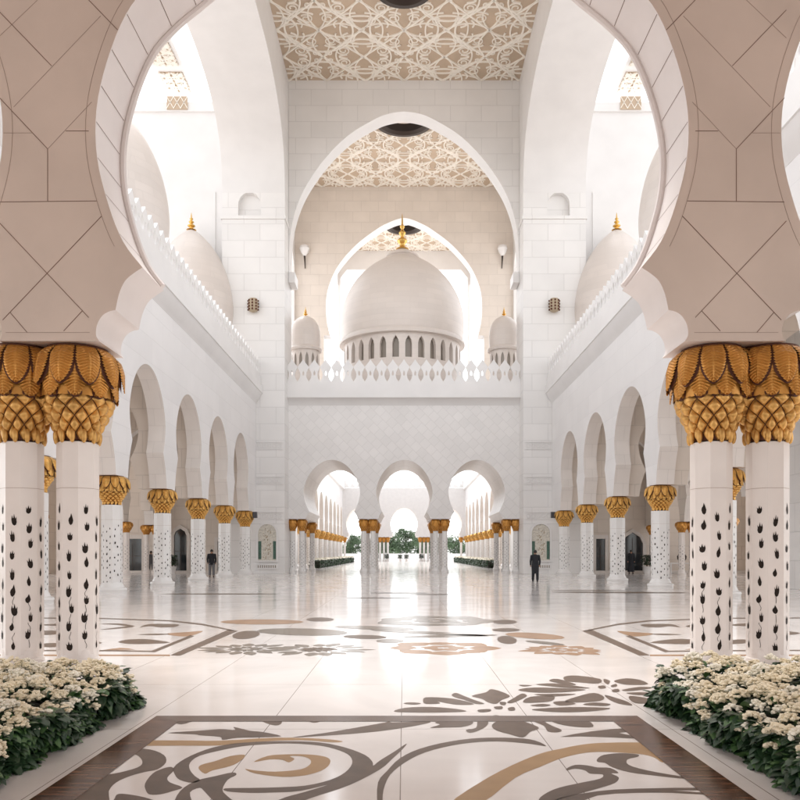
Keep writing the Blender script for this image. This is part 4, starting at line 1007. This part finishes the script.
# ------------------------------------------------------------------ people
def person(loc, rz, H, lab, cloth, trousers, robe=False, stride=.12, hemz=.80):
    root = empty('person', loc, rz); tag(root, lab, 'person', None)
    k = H/1.75
    V = [(0, 0, .95), (0, 0, 1.15), (0, .01, 1.36), (0, .0, 1.48), (0, -.02, 1.60), (0, -.02, 1.70),
         (.19, 0, 1.42), (.25, .02, 1.15), (.24, -.06, .90), (.25, -.08, .82), (-.19, 0, 1.42), (-.25, .02, 1.15), (-.24, -.04, .90), (-.25, -.06, .82),
         (.10, 0, .88), (.11, -stride*.4, .50), (.11, -stride, .10), (.11, -stride-.12, .045), (-.10, 0, .88), (-.11, stride*.2, .50), (-.11, stride, .10), (-.11, stride-.12, .045)]
    Ed = [(0,1),(1,2),(2,3),(3,4),(4,5),(2,6),(6,7),(7,8),(8,9),(2,10),(10,11),(11,12),(12,13),(0,14),(14,15),(15,16),(16,17),(0,18),(18,19),(19,20),(20,21)]
    Rr = [(.15,.11),(.14,.10),(.17,.10),(.06,.06),(.085,.10),(.075,.09),(.065,.06),(.05,.05),(.035,.035),(.03,.04),(.065,.06),(.05,.05),(.035,.035),(.03,.04),(.095,.09),(.07,.07),(.045,.05),(.04,.035),(.095,.09),(.07,.07),(.045,.05),(.04,.035)]
    me = bpy.data.meshes.new('body'); me.from_pydata([(x*k, y*k, z*k) for x, y, z in V], Ed, [])
    me.materials.append(M['skin'])
    o = bpy.data.objects.new('body', me); COL.objects.link(o); o.parent = root
    sk = o.modifiers.new('skin', 'SKIN'); ly = me.skin_vertices[0] if me.skin_vertices else None
    if ly:
        for i, (a, b) in enumerate(Rr): ly.data[i].radius = (a*k, b*k)
        ly.data[0].use_root = True
    ss = o.modifiers.new('sub', 'SUBSURF'); ss.levels = 2; ss.render_levels = 2
    # clothes follow the body
    def loft(name, rings, m, n=20):
        mb = MB(); vs = []
        for cx, cy, z, a, b in rings:
            for q in range(n):
                t = 2*pi*q/n; f = 1+.04*sin(5*t+z*9); vs.append(((cx+a*cos(t)*f)*k, (cy+b*sin(t)*f)*k, z*k))
        mb.add(vs, [(i*n+q, i*n+(q+1) % n, (i+1)*n+(q+1) % n, (i+1)*n+q) for i in range(len(rings)-1) for q in range(n)])
        mb.build(name, m, root, ang=80)
    hem = .12 if robe else hemz
    rg = [(0, 0, hem, .26 if robe else .20, .22 if robe else .14)]
    if robe: rg += [(0, 0, .5, .235, .18)]
    rg += [(0, 0, .95, .19, .135), (0, 0, 1.15, .175, .125), (0, .0, 1.34, .215, .13), (0, 0, 1.44, .225, .125), (0, 0, 1.50, .12, .09), (0, 0, 1.53, .07, .075)]
    loft('jacket', rg, cloth)
    for s in (1, -1):
        loft('sleeve', [(s*.17, 0, 1.50, .05, .06), (s*.19, 0, 1.46, .085, .085), (s*.205, 0, 1.38, .075, .075), (s*.255, .02, 1.15, .062, .062), (s*.245, -.045, .92, .05, .05)], cloth, 12)
        if not robe:
            st = -stride if s > 0 else stride
            loft('trouser_leg', [(s*.10, 0, .90, .11, .12), (s*.11, st*.3, .5, .085, .09), (s*.11, st, .10, .07, .075)], trousers, 12)
        st = -stride if s > 0 else stride
        loft('shoe', [(s*.11, st-.04, .0, .05, .13), (s*.11, st-.04, .05, .05, .125), (s*.11, st, .1, .045, .05)], M['hair'], 12)
    mb = MB(); n = 14; vs = []
    for a in range(7):
        f = pi*.62*a/6
        for q in range(n): t = 2*pi*q/n; vs.append((.10*sin(f)*cos(t)*k, (.0+.118*sin(f)*sin(t))*k, (1.655+.125*cos(f))*k))
    mb.add(vs, [(i*n+q, i*n+(q+1) % n, (i+1)*n+(q+1) % n, (i+1)*n+q) for i in range(6) for q in range(n)]); mb.build('hair', M['hair'], root, ang=80)
    mb = MB(); mb.tube([(0, -.115*k, 1.64*k), (0, -.14*k, 1.61*k), (0, -.118*k, 1.60*k)], .012*k, 6); mb.build('nose', M['skin'], root)
    return root
person((7.2, 43.9, 0), pi, 1.72, 'person in a long black coat walking away near the right pier', M['black'], M['black'], stride=.10, hemz=.45)
person((-12.5, 52, 0), .3, 1.78, 'person in a black jacket standing between the left arcade columns', M['black'], M['greycloth'], stride=.1)
person(((631-VX)*61/F, 61, 0), 0, 1.78, 'person in a long black robe in front of the right pointed doorway', M['black'], M['black'], robe=True)
person(((151-VX)*61.5/F, 61.5, 0), .5, 1.7, 'person in grey clothes standing by the far left gallery step', M['greycloth'], M['greycloth'])

# small furniture at the gallery end
def table(x, y, lab):
    root = empty('console_table', (x, y, 0)); tag(root, lab, 'table')
    mb = MB(); mb.box(-1.0, 1.0, -.3, .3, .74, .8); mb.build('table_top', M['white'], root)
    for a in (-.9, .9):
        for b in (-.22, .22): mb = MB(); mb.box(a-.04, a+.04, b-.04, b+.04, 0, .74); mb.build('leg', M['white'], root)
def vase(x, y, z, lab):
    mb = MB(); mb.lathe([(.12, 0), (.16, .04), (.34, .3), (.36, .5), (.22, .72), (.13, .8), (.17, .9), (.15, .9), (.1, .82)], 24)
    o = mb.build('vase', M['dark'], None, loc=(x, y, z)); tag(o, lab, 'vase')
tx = (680-VX)*62/F; table(tx, 61.6, 'white console table at the right gallery end'); vase(tx, 61.6, .8, 'big round dark vase standing on the white console table')
def planter(x, y, lab, hgt=.5, seed=1):
    rd = random.Random(seed); root = empty('potted_plant', (x, y, 0)); tag(root, lab, 'plant')
    mb = MB(); mb.lathe([(.22, 0), (.34, hgt), (.38, hgt+.04), (.3, hgt+.04)], 20); mb.build('pot', M['white'], root)
    mb = MB()
    for i in range(9): a = rd.uniform(0, 6.28); mb.tube([(0, 0, hgt), (.15*cos(a), .15*sin(a), hgt+.35), (.4*cos(a), .4*sin(a), hgt+rd.uniform(.5, .9))], [.02, .015, .008], 5)
    mb.build('stem', M['trunk'], root); mb = MB()
    for i in range(420):
        a = rd.uniform(0, 6.28); r = rd.random()**.6*.45; p = Vector((r*cos(a), r*sin(a), hgt+.15+rd.uniform(0, .75)))
        u = Vector((rd.gauss(0, 1), rd.gauss(0, 1), rd.gauss(0, 1))).normalized()*.09; v = u.cross(Vector((0, .3, 1))).normalized()*.04
        mb.add([p-u, p+v, p+u, p-v], [(0, 1, 2, 3)])
    mb.build('foliage', M['leaf'], root, recalc=False)
planter((647-VX)*61/F, 61, 'leafy plant in a white pot by the right gallery columns', seed=2)
planter((172-VX)*61/F, 61, 'leafy plant in a white pot beside the tall left gallery door', seed=3)
planter(-.75, 150, 'left of two small potted plants in the far gateway', .3, 4); planter(.45, 150, 'right of two small potted plants in the far gateway', .3, 5)
for i, (x, y) in enumerate(((-3.1, 143), (3.1, 143), (-4.9, 143), (4.9, 143))):
    planter(x, y, 'dark potted shrub at the foot of the far gate columns, %s' % ['just left of the arch', 'just right of the arch', 'farther left', 'farther right'][i], .4, 6+i)
